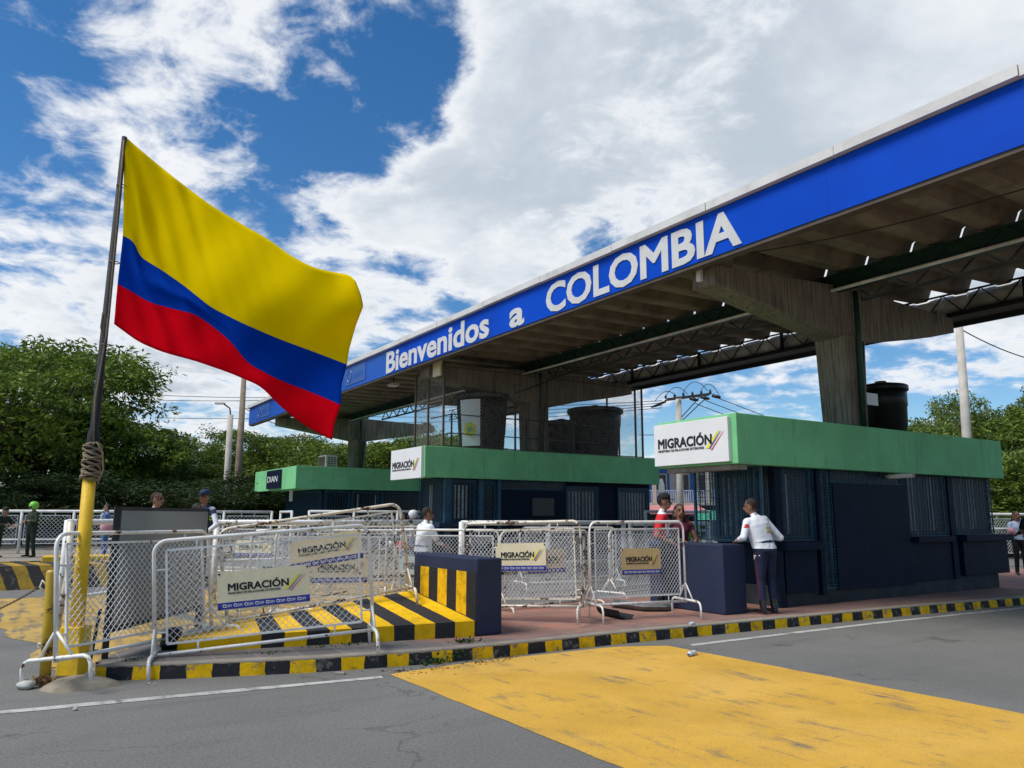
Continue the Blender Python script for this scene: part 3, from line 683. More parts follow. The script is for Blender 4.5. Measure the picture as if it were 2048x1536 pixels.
def window(par, a0, a1, b, z0, z1, axis='a', blinds=True, wl=False, o=(0,0,0), sgn=-1, pane='room_dark'):
    """a barred window; b is the wall face, sgn the outward direction along the other axis"""
    def bx(mb, s0, s1, d0, d1, za, zb):
        lo, hi = sorted((b+sgn*d0, b+sgn*d1))
        if axis == 'a': mb.box(s0-o[0], s1-o[0], lo-o[1], hi-o[1], za-o[2], zb-o[2])
        else: mb.box(lo-o[0], hi-o[0], s0-o[1], s1-o[1], za-o[2], zb-o[2])
    fr_ = MB()
    for q in ((a0,a0+.05,z0,z1),(a1-.05,a1,z0,z1),(a0+.05,a1-.05,z0,z0+.05),(a0+.05,a1-.05,z1-.05,z1)): bx(fr_, q[0], q[1], .004, .05, q[2], q[3])
    wn = fr_.build('window', 'grille_blue', par)
    pn = MB(); bx(pn, a0+.05, a1-.05, .002, .012, z0+.05, z1-.05); pn.build('pane', pane, wn)
    if blinds:
        bl_ = MB(); n = max(2, int((a1-a0)/.14))
        for k in range(n):
            if random.random() < (.75 if blinds is True else blinds):
                s = a0+.08+(a1-a0-.16)*(k+.15)/n; bx(bl_, s, s+.065, .014, .018, z0+.08, z1-.12)
        bl_.build('blinds', 'curtain_pale', wn)
    gr = MB(); bb_ = b+sgn*.075
    grille(gr, a0-.02, a1+.02, bb_, z0-.02, z1+.02, axis=axis)
    if wl: weld(gr, a0-.02, a1+.02, b+sgn*.10, z0-.02, z1+.02, axis=axis)
    gr.v = [(x-o[0], y-o[1], z-o[2]) for x, y, z in gr.v]; gr.build('grille', 'grille_blue', wn)
    return wn
def booth(a0, a1, b0, b1, z0, z1, label, wa, wb0, wb1, zc=.15):
    """green parapet a0..a1,b0..b1,z0..z1 over dark blue walls from wa, wb0..wb1"""
    t = empty('checkpoint_booth', (a0,b0,zc), 0, label, 'booth', 'checkpoint booths under the canopy'); o = (a0, b0, zc)
    def L(mb): mb.v = [(x-o[0], y-o[1], z-o[2]) for x, y, z in mb.v]; return mb
    mb = MB(); nx = int((a1-a0)/.25)
    W_ = .14
    def par_(s0, s1, c0, c1):
        mb.box(s0, s1, c0, c1, z0, z1)
    mb.box(a0,a1,b0,b0+W_,z0,z1); mb.box(a0,a1,b1-W_,b1,z0+.002,z1-.002); mb.box(a0+.001,a0+W_,b0+W_,b1-W_,z0+.001,z1-.001); mb.box(a1-W_,a1-.001,b0+W_,b1-W_,z0+.001,z1-.001)
    mb.box(a0+W_,a1-W_,b0+W_,b1-W_,z0+.03,z0+.2)
    L(mb).build('parapet', 'booth_green', t, .012)
    mb = MB(); mb.box(wa,a1-.15,wb0,wb1,zc+.32,z0+.029); L(mb).build('wall', 'booth_blue', t)
    mb = MB(); mb.box(wa-.05,a1-.10,wb0-.06,wb1+.04,zc-.02,zc+.32); L(mb).build('plinth', 'plinth', t, .01)
    return t, o, L
# booth 1
t1, o1, L1 = booth(9.63, 18.03, 8.3, 10.08, 2.43, 3.24, 'nearest green-topped dark blue booth with the large white migration sign at right', 10.9, 8.62, 9.95)
def part(L, name, mat, boxes, parent, bevel=.006):
    mb = MB()
    for q in boxes: mb.box(*q)
    return L(mb).build(name, mat, parent, bevel)
part(L1, 'sign_panel', 'sign_white', [(9.56,9.63,8.42,10.10,2.47,3.19)], t1)
migracion(t1, (9.556-o1[0], 10.10-o1[1], 2.47-o1[2]), (0,-1,0), (0,0,1), 1.68, .72, x0=.06, y0=.42, tw=.74, th=.24, strokes=True)
part(L1, 'lintel', 'kerb_top', [(9.70,9.95,8.4,9.95,2.35,2.43)], t1)
part(L1, 'counter_block', 'booth_blue_light', [(9.25,9.75,8.35,9.98,.15,1.19)], t1, .02)
for q_ in [(10.72,10.9,8.5,8.62,.15,2.45),(11.82,11.92,8.48,8.62,.3,2.45),(16.1,16.3,8.5,8.62,.4,2.6)]: part(L1, 'corner_post', 'booth_blue', [q_], t1)
part(L1, 'counter', 'booth_blue', [(10.80,11.78,8.36,8.62,1.06,1.20),(10.85,11.74,8.50,8.62,.36,1.06)], t1)
part(L1, 'wall_panel', 'booth_blue', [(12.30,14.62,8.50,8.62,.36,2.20),(14.62,16.08,8.53,8.62,.40,1.14)], t1)
part(L1, 'window_ledge', 'booth_blue', [(14.72,16.05,8.40,8.62,1.13,1.24)], t1)
part(L1, 'counter', 'booth_blue', [(16.35,18.28,8.34,8.62,1.13,1.26),(16.42,18.22,8.46,8.62,.45,1.13)], t1)
window(t1, 10.92, 11.78, 8.62, 1.24, 2.45, blinds=.15, wl=True, o=o1)
window(t1, 11.95, 12.28, 8.62, .42, 2.45, blinds=False, wl=True, o=o1)
window(t1, 12.32, 14.62, 8.62, 2.2, 2.50, blinds=False, wl=True, o=o1)
window(t1, 14.72, 16.05, 8.62, 1.27, 2.52, blinds=.7, wl=True, o=o1)
window(t1, 16.38, 17.85, 8.62, 1.29, 2.52, blinds=.4, wl=True, o=o1)
window(t1, 8.66, 9.92, 10.9, 1.20, 2.42, axis='b', blinds=.4, wl=True, o=o1)
# steel screen standing in front of the side wall window
mb = MB(); mb.bar((10.32,8.44,1.2),(10.32,8.44,2.43),.04); mb.bar((10.32,9.9,1.2),(10.32,9.9,2.43),.04); grille(mb,8.46,9.9,10.32,1.22,2.42,.12,.22,.012,'b'); weld(mb,8.46,9.9,10.30,1.22,2.42,.06,.005,'b')
L1(mb).build('screen_grille', 'grille_blue', t1)
pv1 = MB(); e = PA(1842,960,14.1); pv1.tube([(14.1,8.6,2.37),(14.1,8.05,2.37)], .045, 14, cap=False); pv1.tube([(14.1,8.06,2.37),(14.1,8.6,2.37)], .037, 14, cap=False)
tag(pv1.build('drain_pipe', 'pvc'), 'short pale plastic pipe sticking out of the nearest booth under its green band', 'pipe')
# booth 2
t2, o2, L2 = booth(9.60, 18.32, 19.15, 21.2, 2.66, 3.52, 'middle green-topped dark blue booth carrying the wire cage and black water tanks', 10.4, 19.5, 20.95)
part(L2, 'sign_panel', 'sign_white', [(9.52,9.60,19.22,21.22,2.64,3.50)], t2)
migracion(t2, (9.516-o2[0], 21.22-o2[1], 2.64-o2[2]), (0,-1,0), (0,0,1), 2.0, .86, x0=.06, y0=.38, tw=.72, th=.22)
part(L2, 'wall_panel', 'booth_blue', [(12.2,14.6,19.38,19.5,.4,2.38),(10.4,12.2,19.38,19.5,.3,1.30),(14.6,18.1,19.38,19.5,.3,1.30),(10.2,10.4,19.4,21.0,.3,1.3)], t2)
part(L2, 'window_ledge', 'booth_blue_light', [(10.1,11.6,19.2,19.5,1.30,1.42),(14.6,18.2,19.2,19.5,1.30,1.40)], t2)
for q_ in [(10.35,10.55,19.35,19.5,.3,2.66),(11.45,11.6,19.35,19.5,.3,2.66),(12.1,12.2,19.35,19.5,.3,2.66)]: part(L2, 'corner_post', 'grille_blue', [q_], t2)
window(t2, 10.6, 11.4, 19.5, 1.46, 2.6, blinds=.8, o=o2); window(t2, 11.62, 12.08, 19.5, 1.4, 2.6, blinds=False, o=o2)
window(t2, 12.25, 14.55, 19.5, 2.38, 2.64, blinds=False, o=o2)
window(t2, 14.65, 15.9, 19.5, 1.44, 2.5, blinds=.9, o=o2); window(t2, 16.75, 18.05, 19.5, 1.44, 2.5, blinds=1.0, o=o2)
window(t2, 19.55, 20.9, 10.4, 1.4, 2.62, axis='b', blinds=.2, o=o2)
part(L2, 'plaque', 'dark_metal', [(13.3,14.1,19.33,19.38,1.62,2.15)], t2)
mb = MB()
for k in range(7): mb.box(13.36,14.04,19.322,19.33,1.68+.06*k,1.695+.06*k)
L2(mb).build('plaque_lines', 'brown_metal', t2)
# booth 3
t3, o3, L3 = booth(9.60, 18.3, 30.4, 36.35, 2.66, 3.56, 'farthest green-topped booth with a dark square sign on its pale green end', 10.9, 30.8, 35.9)
part(L3, 'sign_panel', 'dian_navy', [(9.50,9.60,32.25,34.15,2.73,3.50)], t3)
mb = MB(); text_mb(mb, 'DIAN', (9.49,33.95,3.0), (0,-1,0), (0,0,1), 1.45, .26, -.004, .006); L3(mb).build('lettering', 'sign_white', t3)
window(t3, 10.95, 12.0, 30.8, 1.5, 2.6, blinds=False, o=o3); window(t3, 12.1, 13.3, 30.8, 1.3, 2.6, blinds=.3, o=o3); window(t3, 13.4, 16.5, 30.8, .9, 2.6, blinds=False, o=o3)
window(t3, 31.0, 35.6, 10.9, 1.3, 2.6, axis='b', blinds=False, o=o3)
part(L3, 'drain_pipe', 'pvc', [(10.0,10.1,32.3,32.4,2.2,2.66)], t3, 0)
# AC unit
c_ = PB(655,931,31.6); ac = empty('air_conditioner', (c_.x,31.6,3.4), 0, 'cream air conditioner unit on the roof of the farthest booth', 'air conditioner')
mb = MB(); mb.box(-.25,.25,-.45,.45,.08,.70); mb.build('casing', 'ac_white', ac, .02)
mb = MB(); mb.box(-.262,-.252,-.38,.38,.14,.64); mb.build('fan_grille', 'ac_dark', ac)
mb = MB()
for k in range(6):
    for j in range(3): mb.box(-.17+.13*j,-.07+.13*j,-.46,-.452,.14+.085*k,.19+.085*k)
mb.build('louvres', 'ac_dark', ac)

# cage on booth 2
cg = empty('wire_cage', (10.2,19.25,3.5), 0, 'tall wire mesh cage with brown posts on the roof of the middle booth', 'cage')
mb = MB()
for (x, y) in ((0,0),(0,.95),(0,1.8),(3.6,0),(7.2,0),(7.5,0),(7.5,1.8),(3.6,1.8)):
    mb = MB(); mb.bar((x,y,0),(x,y,2.35),.05); mb.build('post', 'brown_metal', cg)
mb = MB(); mb.bar((0,.05,1.35),(0,.9,1.35),.035); mb.bar((0,0,2.33),(7.5,0,2.33),.03); mb.bar((0,0,2.33),(0,1.8,2.33),.03); mb.bar((0,0,.05),(7.5,0,.05),.03); mb.build('rail', 'brown_metal', cg)
def chain(mb, L, H, pitch, t, P):
    """diamond mesh over a L x H rectangle; P maps (s,z) to a point"""
    h = pitch*1.0; k = -H
    while k < L:
        s0, z0_, s1, z1_ = k, 0, k+H, H
        if s0 < 0: z0_ -= s0; s0 = 0
        if s1 > L: z1_ -= (s1-L); s1 = L
        if z1_ > z0_: mb.bar(P(s0,z0_), P(s1,z1_), t); mb.bar(P(L-s0,z0_,1), P(L-s1,z1_,1), t)
        k += pitch
    return mb
mb = MB(); chain(mb, 7.5, 2.3, .10, .0042, lambda s, z, q=0: (s, .03-.004*q, z)); chain(mb, 1.8, 2.3, .10, .0045, lambda s, z, q=0: (.03-.004*q, s, z)); chain(mb, 7.5, 2.3, .14, .003, lambda s, z, q=0: (s, 1.78-.004*q, z)); chain(mb, 1.8, 2.3, .12, .0035, lambda s, z, q=0: (7.48-.004*q, s, z))
mb.build('mesh_panel', 'cage_wire', cg)
gr_ = empty('tank_guardrail', (10.6,19.5,3.5), 0, 'black two-bar guardrail around the tanks inside the cage', 'guardrail')
for x in (0,1.0,2.6,4.4,6.3): mb = MB(); mb.bar((x,0,0),(x,0,1.0),.04); mb.build('post', 'black_metal', gr_)
mb = MB()
for z in (.45,1.0): mb.bar((0,0,z),(6.3,0,z),.03); mb.bar((6.3,0,z),(6.3,1.3,z),.03); mb.bar((0,0,z),(0,1.3,z),.03)
mb.build('rail', 'black_metal', gr_)
# tanks
def tank(x, y, z, r0, r1, h, label, text=None, banner=False):
    t = empty('water_tank', (x,y,z), 0, label, 'water tank', 'black plastic water tanks on the booth roofs')
    mb = MB(); mb.lathe([(r0,0),(r0*1.01,.05),(r0+(r1-r0)*.28,h*.30),(r0+(r1-r0)*.3+.012,h*.31),(r0+(r1-r0)*.62,h*.62),(r0+(r1-r0)*.63+.015,h*.63),(r1*.97,h*.88)], n=32); mb.build('body', 'tank_black', t)
    mb = MB(); mb.lathe([(r1*1.0,h*.86),(r1*1.05,h*.87),(r1*1.05,h*.94),(r1*.98,h*.955),(r1*.5,h*.99),(.12,h*1.0),(.11,h*1.03)], n=32); mb.build('lid', 'tank_black', t)
    if text:
        # letters wrapped round the rim, facing the camera
        mb = MB(); text_mb(mb, text, (0,0,0), (1,0,0), (0,0,1), r1*1.15, h*.045, .005, .003)
        a0 = math.atan2(-y, -x)+.35; nv = []
        for (px, py, pz) in mb.v:
            a = a0-(.62)+px/(r1*1.05); nv.append(((r1*1.055-py)*math.cos(a), (r1*1.055-py)*math.sin(a), h*.885+pz))
        mb.v = nv; mb.build('lettering', 'tank_letter', t)
    if banner:
        bn = MB(); a0 = math.atan2(-y, -x)-.95
        for k in range(8):
            aa, ab = a0+k*.11, a0+(k+1)*.11; rb, rt = r0+.05, r1*.98+.02
            bn.quad([(rb*math.cos(aa),rb*math.sin(aa),h*.1),(rb*math.cos(ab),rb*math.sin(ab),h*.1),(rt*math.cos(ab),rt*math.sin(ab),h*.83),(rt*math.cos(aa),rt*math.sin(aa),h*.83)])
        b_ = bn.build('banner', 'sign_white', t)
        fl_ = MB(); am = a0+.45
        for (da, zz_, rr, mt) in ((0,.36,.19,0),(0,.36,.08,1)):
            fl_.m = mt; n = 14; c0 = len(fl_.v); rm = (r0+r1)/2+.03+mt*.01
            for j in range(n):
                an = 2*math.pi*j/n; r_ = rr*(1+.25*(j % 2)); fl_.v.append(((rm)*math.cos(am+r_*math.cos(an)/rm), (rm)*math.sin(am+r_*math.cos(an)/rm), h*zz_+r_*math.sin(an)))
            fl_.face(range(c0, c0+n))
        fl_.build('flower_print', ['banner_yellow', 'banner_green'], b_)
    return t
tank(12.0,20.15,3.46,.66,.80,1.88,'big black water tank with a white banner behind the cage mesh', 'COLEMPAQUES 2000 L', True)
tank(16.42,20.15,3.46,.72,.90,1.78,'big black water tank at the right end of the cage', 'COLEMPAQUES')
tank(15.45,20.75,3.46,.5,.62,1.33,'smaller black water tank half hidden behind the big one in the cage', 'ACUAVIVA')
tank(15.42,9.35,3.05,.42,.50,1.36,'single black water tank standing by the nearest column')
mb = MB(); a_ = PB(1731,785,8.9); b_ = PB(1755,812,8.9); mb.box(a_.x,b_.x,8.88,8.90,b_.z,a_.z); tag(mb.build('paper_notice', 'sign_white'), 'small white paper stuck on the water tank by the nearest column', 'notice')

# ================================================================= FLAG AND POLE
fp = empty('flagpole', (.72,8.9,.0), 0, 'leaning flagpole painted yellow below and black above, set in a yellow box', 'flagpole')
D0 = 7.85; ob_ = Vector((.72,8.9,0))
def lp(v): return Vector(v)-ob_
pb0, pb1, pb2 = PD(150,1290,D0), PD(179,955,D0), PD(249,274,D0)
mb = MB(); mb.tube([lp(pb0), lp(pb1)], [.068,.060], 16); mb.build('lower_pole', 'pole_yellow', fp)
mb = MB(); mb.tube([lp(pb1), lp(pb1+(pb2-pb1)*.12), lp(pb1+(pb2-pb1)*.13), lp(pb2)], [.061,.058,.042,.026], 16); mb.build('upper_pole', 'pole_black', fp)
mb = MB(); bc = PD(148,1300,D0); mb.obox(lp(Vector((bc.x,bc.y,.31))), RIGHT*.105, FWD*.10, UP*.225); mb.build('base_box', 'pole_yellow', fp, .01)
mb = MB(); cen = lp(PD(183,925,D0)); ax = (pb2-pb1).normalized(); e1 = ax.cross(FWD).normalized(); e2 = ax.cross(e1)
for q in range(2):
    pts = []
    for k in range(90):
        a = k*.75*(1 if q else -1)+q; h_ = -.17+.34*((k/90) if not q else (1-k/90)) + .03*math.sin(k*.9); rr = .073+.012*q+.004*math.sin(k*1.7)
        pts.append(cen+ax*h_+e1*math.cos(a)*rr+e2*math.sin(a)*rr)
    mb.tube(pts, .011, 5)
lo_ = [cen+ax*.14+e1*.07*math.cos(t)+e2*.0+RIGHT*0 for t in (0,)]
mb.tube([cen+ax*.15-FWD*.08, cen+ax*.2+RIGHT*.07-FWD*.08, cen+ax*.1+RIGHT*.14-FWD*.07, cen-ax*.08+RIGHT*.16-FWD*.06, cen-ax*.22+RIGHT*.11-FWD*.05], .008, 5)
mb.build('rope', 'rope', fp)
mb = MB(); p0 = lp(PD(183,880,D0)); 
mb.tube([lp(PD(186,900,D0-.05)), lp(PD(190,800,D0-.06)), lp(PD(214,660,D0-.05)), lp(PD(220,600,D0-.05)), lp(PD(238,400,D0-.05)), lp(PD(248,280,D0-.04))], .008, 5)
mb.tube([lp(PD(211,690,D0-.04)), lp(PD(201,655,D0-.04)), lp(PD(205,625,D0-.04)), lp(PD(214,640,D0-.04)), lp(PD(208,700,D0-.06))], .005, 5)
for (u, v) in ((243,372),(229,525),(213,690)):
    c0 = lp(PD(u,v,D0)); mb.tube([c0+e1*math.cos(a)*.048+e2*math.sin(a)*.048 for a in [i*math.pi/5 for i in range(10)]], .006, 4, closed=True)
mb.build('halyard', 'rope', fp)
# flag surface from its outline, waves in depth
rows_px = [
 (0.0, [(249,272),(301,317),(357,362),(418,408),(488,451),(535,477),(582,512),(629,537),(680,553),(705,560),(711,575)]),
 (0.5, [(246,471),(270,483),(277,512),(315,535),(357,563),(394,592),(422,615),(488,648),(558,678),(629,704),(694,729)]),
 (0.75,[(235,568),(254,578),(301,606),(347,618),(390,628),(422,650),(460,681),(497,728),(558,760),(629,787),(682,810)]),
 (1.0, [(228,648),(277,684),(324,704),(394,723),(460,746),(521,772),(558,810),(596,842),(629,862),(650,873),(664,880)])]
def resamp(pts, n):
    P_ = np.array(pts, float); d = np.r_[0, np.cumsum(np.hypot(*np.diff(P_, axis=0).T))]; d /= d[-1]
    t = np.linspace(0, 1, n); idx = np.linspace(0, 1, len(pts))
    sm = [np.interp(t, d, P_[:, j]) for j in (0, 1)]
    s2 = [np.convolve(np.pad(a, 2, mode='edge'), np.ones(5)/5, 'valid') for a in sm]
    for a, b in zip(s2, sm): a[0] = b[0]; a[-1] = b[-1]; a[1] = (a[0]+a[2])/2; a[-2] = (a[-3]+b[-1])/2
    return np.stack(s2, 1)
NS, NTq = 72, 48
ctrl = [(t, resamp(p_, NS)) for t, p_ in rows_px]
fly = [(0,(711,562)),(.12,(722,590)),(.18,(727,612)),(.3,(712,650)),(.42,(698,700)),(.5,(694,729)),(.63,(683,770)),(.75,(682,810)),(.88,(669,845)),(1,(664,880))]
fb = MB(); 
for j in range(NTq+1):
    t = j/NTq
    for k in range(len(ctrl)-1):
        if ctrl[k][0] <= t <= ctrl[k+1][0]+1e-9: break
    w = (t-ctrl[k][0])/(ctrl[k+1][0]-ctrl[k][0]); row = ctrl[k][1]*(1-w)+ctrl[k+1][1]*w
    fx = np.interp(t, [f[0] for f in fly], [f[1][0] for f in fly]); fy = np.interp(t, [f[0] for f in fly], [f[1][1] for f in fly])
    dxy = np.array((fx, fy))-row[-1]
    for i in range(NS):
        s = i/(NS-1); q = row[i]+dxy*(max(0, (s-.75)/.25)**2)
        dep = (.11*math.sin(s*6.0+t*2.6+.3)*s**.6 + .055*math.sin(s*14-t*5.0)*s*(.4+t) + .018*math.sin(s*29+t*12)*s*(1-s*.3) + .006*math.sin(s*75-t*33)*(1-s)
               + .05*math.sin(t*9+s*3)*s + .035*math.exp(-((s-.13-.12*t)/.05)**2)*(1-t) - .05*math.exp(-((t-.62)/.05)**2)*math.exp(-((s-.25)/.15)**2) + .22*s
               + .03*math.sin(s*48 - t*20)*math.exp(-((s-.2)/.16)**2))
        if s > .9 and t < .3: dep -= .5*((s-.9)/.1)**2*(.3-t)
        fb.v.append(tuple(PD(q[0], q[1], D0+dep)))
for j in range(NTq):
    t = (j+.5)/NTq; fb.m = 0 if t < .5 else (1 if t < .75 else 2)
    for i in range(NS-1): fb.face((j*NS+i, (j+1)*NS+i, (j+1)*NS+i+1, j*NS+i+1), sm=True)
fo = Vector(fb.v[0]); fb.v = [tuple(Vector(v)-fo) for v in fb.v]
fl = fb.build('flag', ['flag_yellow', 'flag_blue', 'flag_red']); fl.location = fo
tag(fl, 'large yellow, blue and red striped flag flying from the leaning pole', 'flag')
so_ = fl.modifiers.new('s', 'SOLIDIFY'); so_.thickness = .004; so_.offset = 0
# mound, post, stone, weeds
mb = MB(); mc = PD(158,1362,7.75); 
n = 40; rings = [(1.0,0),(.85,.035),(.6,.07),(.3,.095),(.01,.10)]
for r_, z in rings:
    for j in range(n):
        a = 2*math.pi*j/n; rr = r_*(1+.12*math.sin(a*3+1)+.06*math.sin(a*7)); q = Vector((mc.x,mc.y,0))+RIGHT*math.cos(a)*.34*rr+FWD*math.sin(a)*.28*rr
        mb.v.append((q.x, q.y, z-.003+(.012*mnoise.noise(Vector((q.x*6,q.y*6,3))) if z else 0)))
for k in range(len(rings)-1):
    for j in range(n): mb.face((k*n+j, k*n+(j+1) % n, (k+1)*n+(j+1) % n, (k+1)*n+j), sm=True)
tag(mb.build('cement_mound', 'mound'), 'low rough cement mound around the foot of the flagpole', 'mound')
bo_ = empty('bollard', G(90,1357,0), 0, 'short leaning yellow post with rusty hook beside the flagpole', 'bollard'); q0 = G(90,1357,0); dd_ = (q0.x*math.sin(AZ)+q0.y*math.cos(AZ)); q1 = PD(104,1140,dd_)-q0
mb = MB(); mb.tube([(0,0,-.02), q1*.5, q1*.97, q1], [.052,.05,.05,.042], 16); mb.build('post', 'bollard_yellow', bo_)
mb = MB(); mb.tube([q1*.86-RIGHT*.05+FWD*0, q1*.9-RIGHT*.09, q1*.84-RIGHT*.11, q1*.8-RIGHT*.07], .010, 6); mb.build('hook', 'barrier_rusty', bo_); mb = MB(); mb.tube([q1*.30-RIGHT*.04, q1*.32-RIGHT*.09, q1*.28-RIGHT*.09, q1*.27-RIGHT*.04], .008, 6); mb.build('hook', 'barrier_rusty', bo_)
# chain
ch = MB(); pA = q0+q1*.85-RIGHT*.10; pB = PD(-60,1240,dd_+.3); cs = sag(pA, pB, .03, 44)
for k in range(len(cs)-1):
    c0, c1 = cs[k], cs[k+1]; d = (c1-c0).normalized(); sd_ = (d.cross(UP) if k % 2 else d.cross(FWD)).normalized(); mid_ = (c0+c1)/2; Lh = (c1-c0).length*.68
    ch.tube([mid_+d*Lh*math.cos(a)+sd_*.011*math.sin(a) for a in [i*math.pi/4 for i in range(8)]], .0035, 4, closed=True)
tag(ch.build('chain', 'brown_metal'), 'thin rusty chain hanging from the short yellow post to the left', 'chain')
def rock(name, c, rx, ry, rz_, label, mat='stone', seed=0):
    mb = MB(); n, m2 = 18, 10
    for i in range(m2+1):
        th_ = math.pi*i/m2
        for j in range(n):
            a = 2*math.pi*j/n; v = Vector((math.sin(th_)*math.cos(a), math.sin(th_)*math.sin(a), math.cos(th_))); f = 1+.22*mnoise.noise(v*1.7+Vector((seed,0,0)))
            q = RIGHT*(v.x*rx*f)+FWD*(v.y*ry*f)+UP*(v.z*rz_*f); mb.v.append(tuple(q))
    for i in range(m2):
        for j in range(n): mb.face((i*n+j, (i+1)*n+j, (i+1)*n+(j+1) % n, i*n+(j+1) % n), sm=True)
    o = mb.build(name, mat); o.location = c; tag(o, label, 'stone'); return o
rock('stone', G(52,1378,0)+UP*.035, .085, .07, .042, 'smooth pale grey stone on the road left of the cement mound')
rock('stone', G(150,1421,0)+UP*.012, .022, .018, .014, 'tiny tan pebble on the asphalt near the lower left', seed=3)

def tufts(name, pts, n, size, mat, label, lay=False):
    mb = MB()
    for _ in range(n):
        c, sp_, h_ = random.choice(pts); c = Vector(c); r_ = random.gauss(0, sp_); a = random.random()*6.28
        q = c+Vector((math.cos(a)*r_, math.sin(a)*r_*.5, random.random()*h_)); s = size*random.uniform(.5,1.3)
        d = Vector((random.uniform(-1,1), random.uniform(-1,1), random.uniform(0,.25) if lay else random.uniform(.1,1.1))).normalized()*s; w_ = d.cross(Vector((random.random(), random.random(), .5))).normalized()*s*.28
        mb.quad([q-w_*.3, q+d*.5-w_, q+d, q+d*.5+w_])
    o = mb.build(name, mat); tag(o, label, name.replace('_', ' '), kind='stuff'); return o
tufts('weeds', [(G(905,1318,0.02),.16,.10),(G(870,1328,0.0),.14,.05),(G(940,1305,.03),.10,.14),(G(925,1300,.06),.06,.12)], 420, .05, 'weed', 'green weeds growing at the foot of the striped kerb')
tufts('weeds', [(G(640,1296,.15),.10,.02),(G(545,1308,.15),.12,.02),(G(700,1292,.15),.12,.02),(G(263,1322,.15),.05,.02),(G(648,1285,.15),.03,.12),(G(190,1310,0),.04,.05)], 200, .03, 'weed', 'small weeds in the joint between the kerb and the paving')
tufts('leaf_litter', [(G(880,1338,0),.30,.01),(G(800,1342,0),.2,.005),(G(960,1325,0),.2,.005),(G(1020,1315,0),.25,.005)], 330, .03, 'dry_leaf', 'dry brown leaves scattered along the striped kerb', True)
tufts('weeds', [(G(90,1372,0),.07,.06)], 260, .05, 'dry_leaf', 'dry tangled grass beside the pale stone')
tufts('leaf_litter', [(PD(random.uniform(1300,2000),0,1)*0+Vector((random.uniform(8,18), 7.4+random.uniform(-.3,.1), 0)),.3,.003) for _ in range(12)]+[(G(300,1368,0),.1,.005),(G(740,1352,0),.2,.005)], 150, .022, 'litter_white', 'pale specks of litter along the gutter and road edge', True)
tufts('road_grit', [(Vector((random.uniform(0,16), random.uniform(3,7.3), 0)),.6,.002) for _ in range(40)], 260, .014, 'litter_white', 'pale grit and scraps scattered on the asphalt', True)
# bottle
bt = empty('plastic_bottle', G(1385,1312,0)+UP*.03, R(20), 'crushed clear plastic bottle lying on the road by the yellow paint', 'bottle')
mb = MB(); mb.tube([(-.10,0,0),(-.07,0,.004),(.0,.01,0),(.03,0,.002),(.07,0,.0),(.095,0,0)], [.012,.030,.024,.031,.03,.02], 12); mb.build('body', 'plastic_clear', bt)
mb = MB(); mb.tube([(-.118,0,0),(-.10,0,0)], .014, 10); mb.build('cap', 'fascia_blue_pale', bt)
bt2 = MB(); c_ = G(1385,1250,.16); bt2.tube([c_+Vector((-.05,0,.02)), c_+Vector((0,.01,.02)), c_+Vector((.05,0,.02))], [.018,.024,.02], 8); tag(bt2.build('plastic_cup', 'plastic_clear'), 'small crushed clear cup lying on the kerb edge', 'cup')
mb = MB(); c_ = G(680,1349,0); mb.obox(c_+UP*.012, RIGHT*.05, FWD*.03, UP*.012); tag(mb.build('kerb_chip', 'kerb_top', bevel=.004), 'small flat chip of concrete on the asphalt below the kerb', 'stone')

# grey board
gp0, gp1 = Vector((1.03,9.26,0)), Vector((2.30,11.02,0)); gd = (gp1-gp0).normalized(); gn = Vector((gd.y,-gd.x,0))
gb = empty('metal_board', gp0+UP*.15, 0, 'upright grey sheet metal board in a black frame behind the first barrier', 'board')
Lb = (gp1-gp0).length
def gq(s, z, d=0): q = gd*s+gn*d; return Vector((q.x, q.y, z))
mb = MB(); mb.obox(gq(Lb/2,.90), gd*(Lb/2-.03), gn*.035, UP*.60); mb.build('panel', 'board_grey', gb)
mb = MB()
for s in (.0, Lb): mb.bar(gq(s,0), gq(s,1.54), .06)
mb.bar(gq(0,1.52), gq(Lb,1.52), .05,.04); mb.bar(gq(0,.28), gq(Lb,.28), .09,.05); mb.build('frame', 'black_metal', gb)
mb = MB(); mb.bar(gq(-.08,0,-.1), gq(-.07,.5,-.05), .03); mb.bar(gq(Lb+.06,0,-.06), gq(Lb+.05,1.5,-.05), .05); mb.build('leg', 'black_metal', gb)
# black bag / stump beside ramp
mb = MB(); c_ = G(332,1285,.15); mb.lathe([(.10,0),(.115,.06),(.10,.14),(.12,.20),(.09,.22)], (0,0,0), 14); o = mb.build('tyre_stack', 'tank_black'); o.location = G(333,1300,.15)+FWD*.1; tag(o, 'small black rubber stump at the left end of the striped ramp', 'stump')

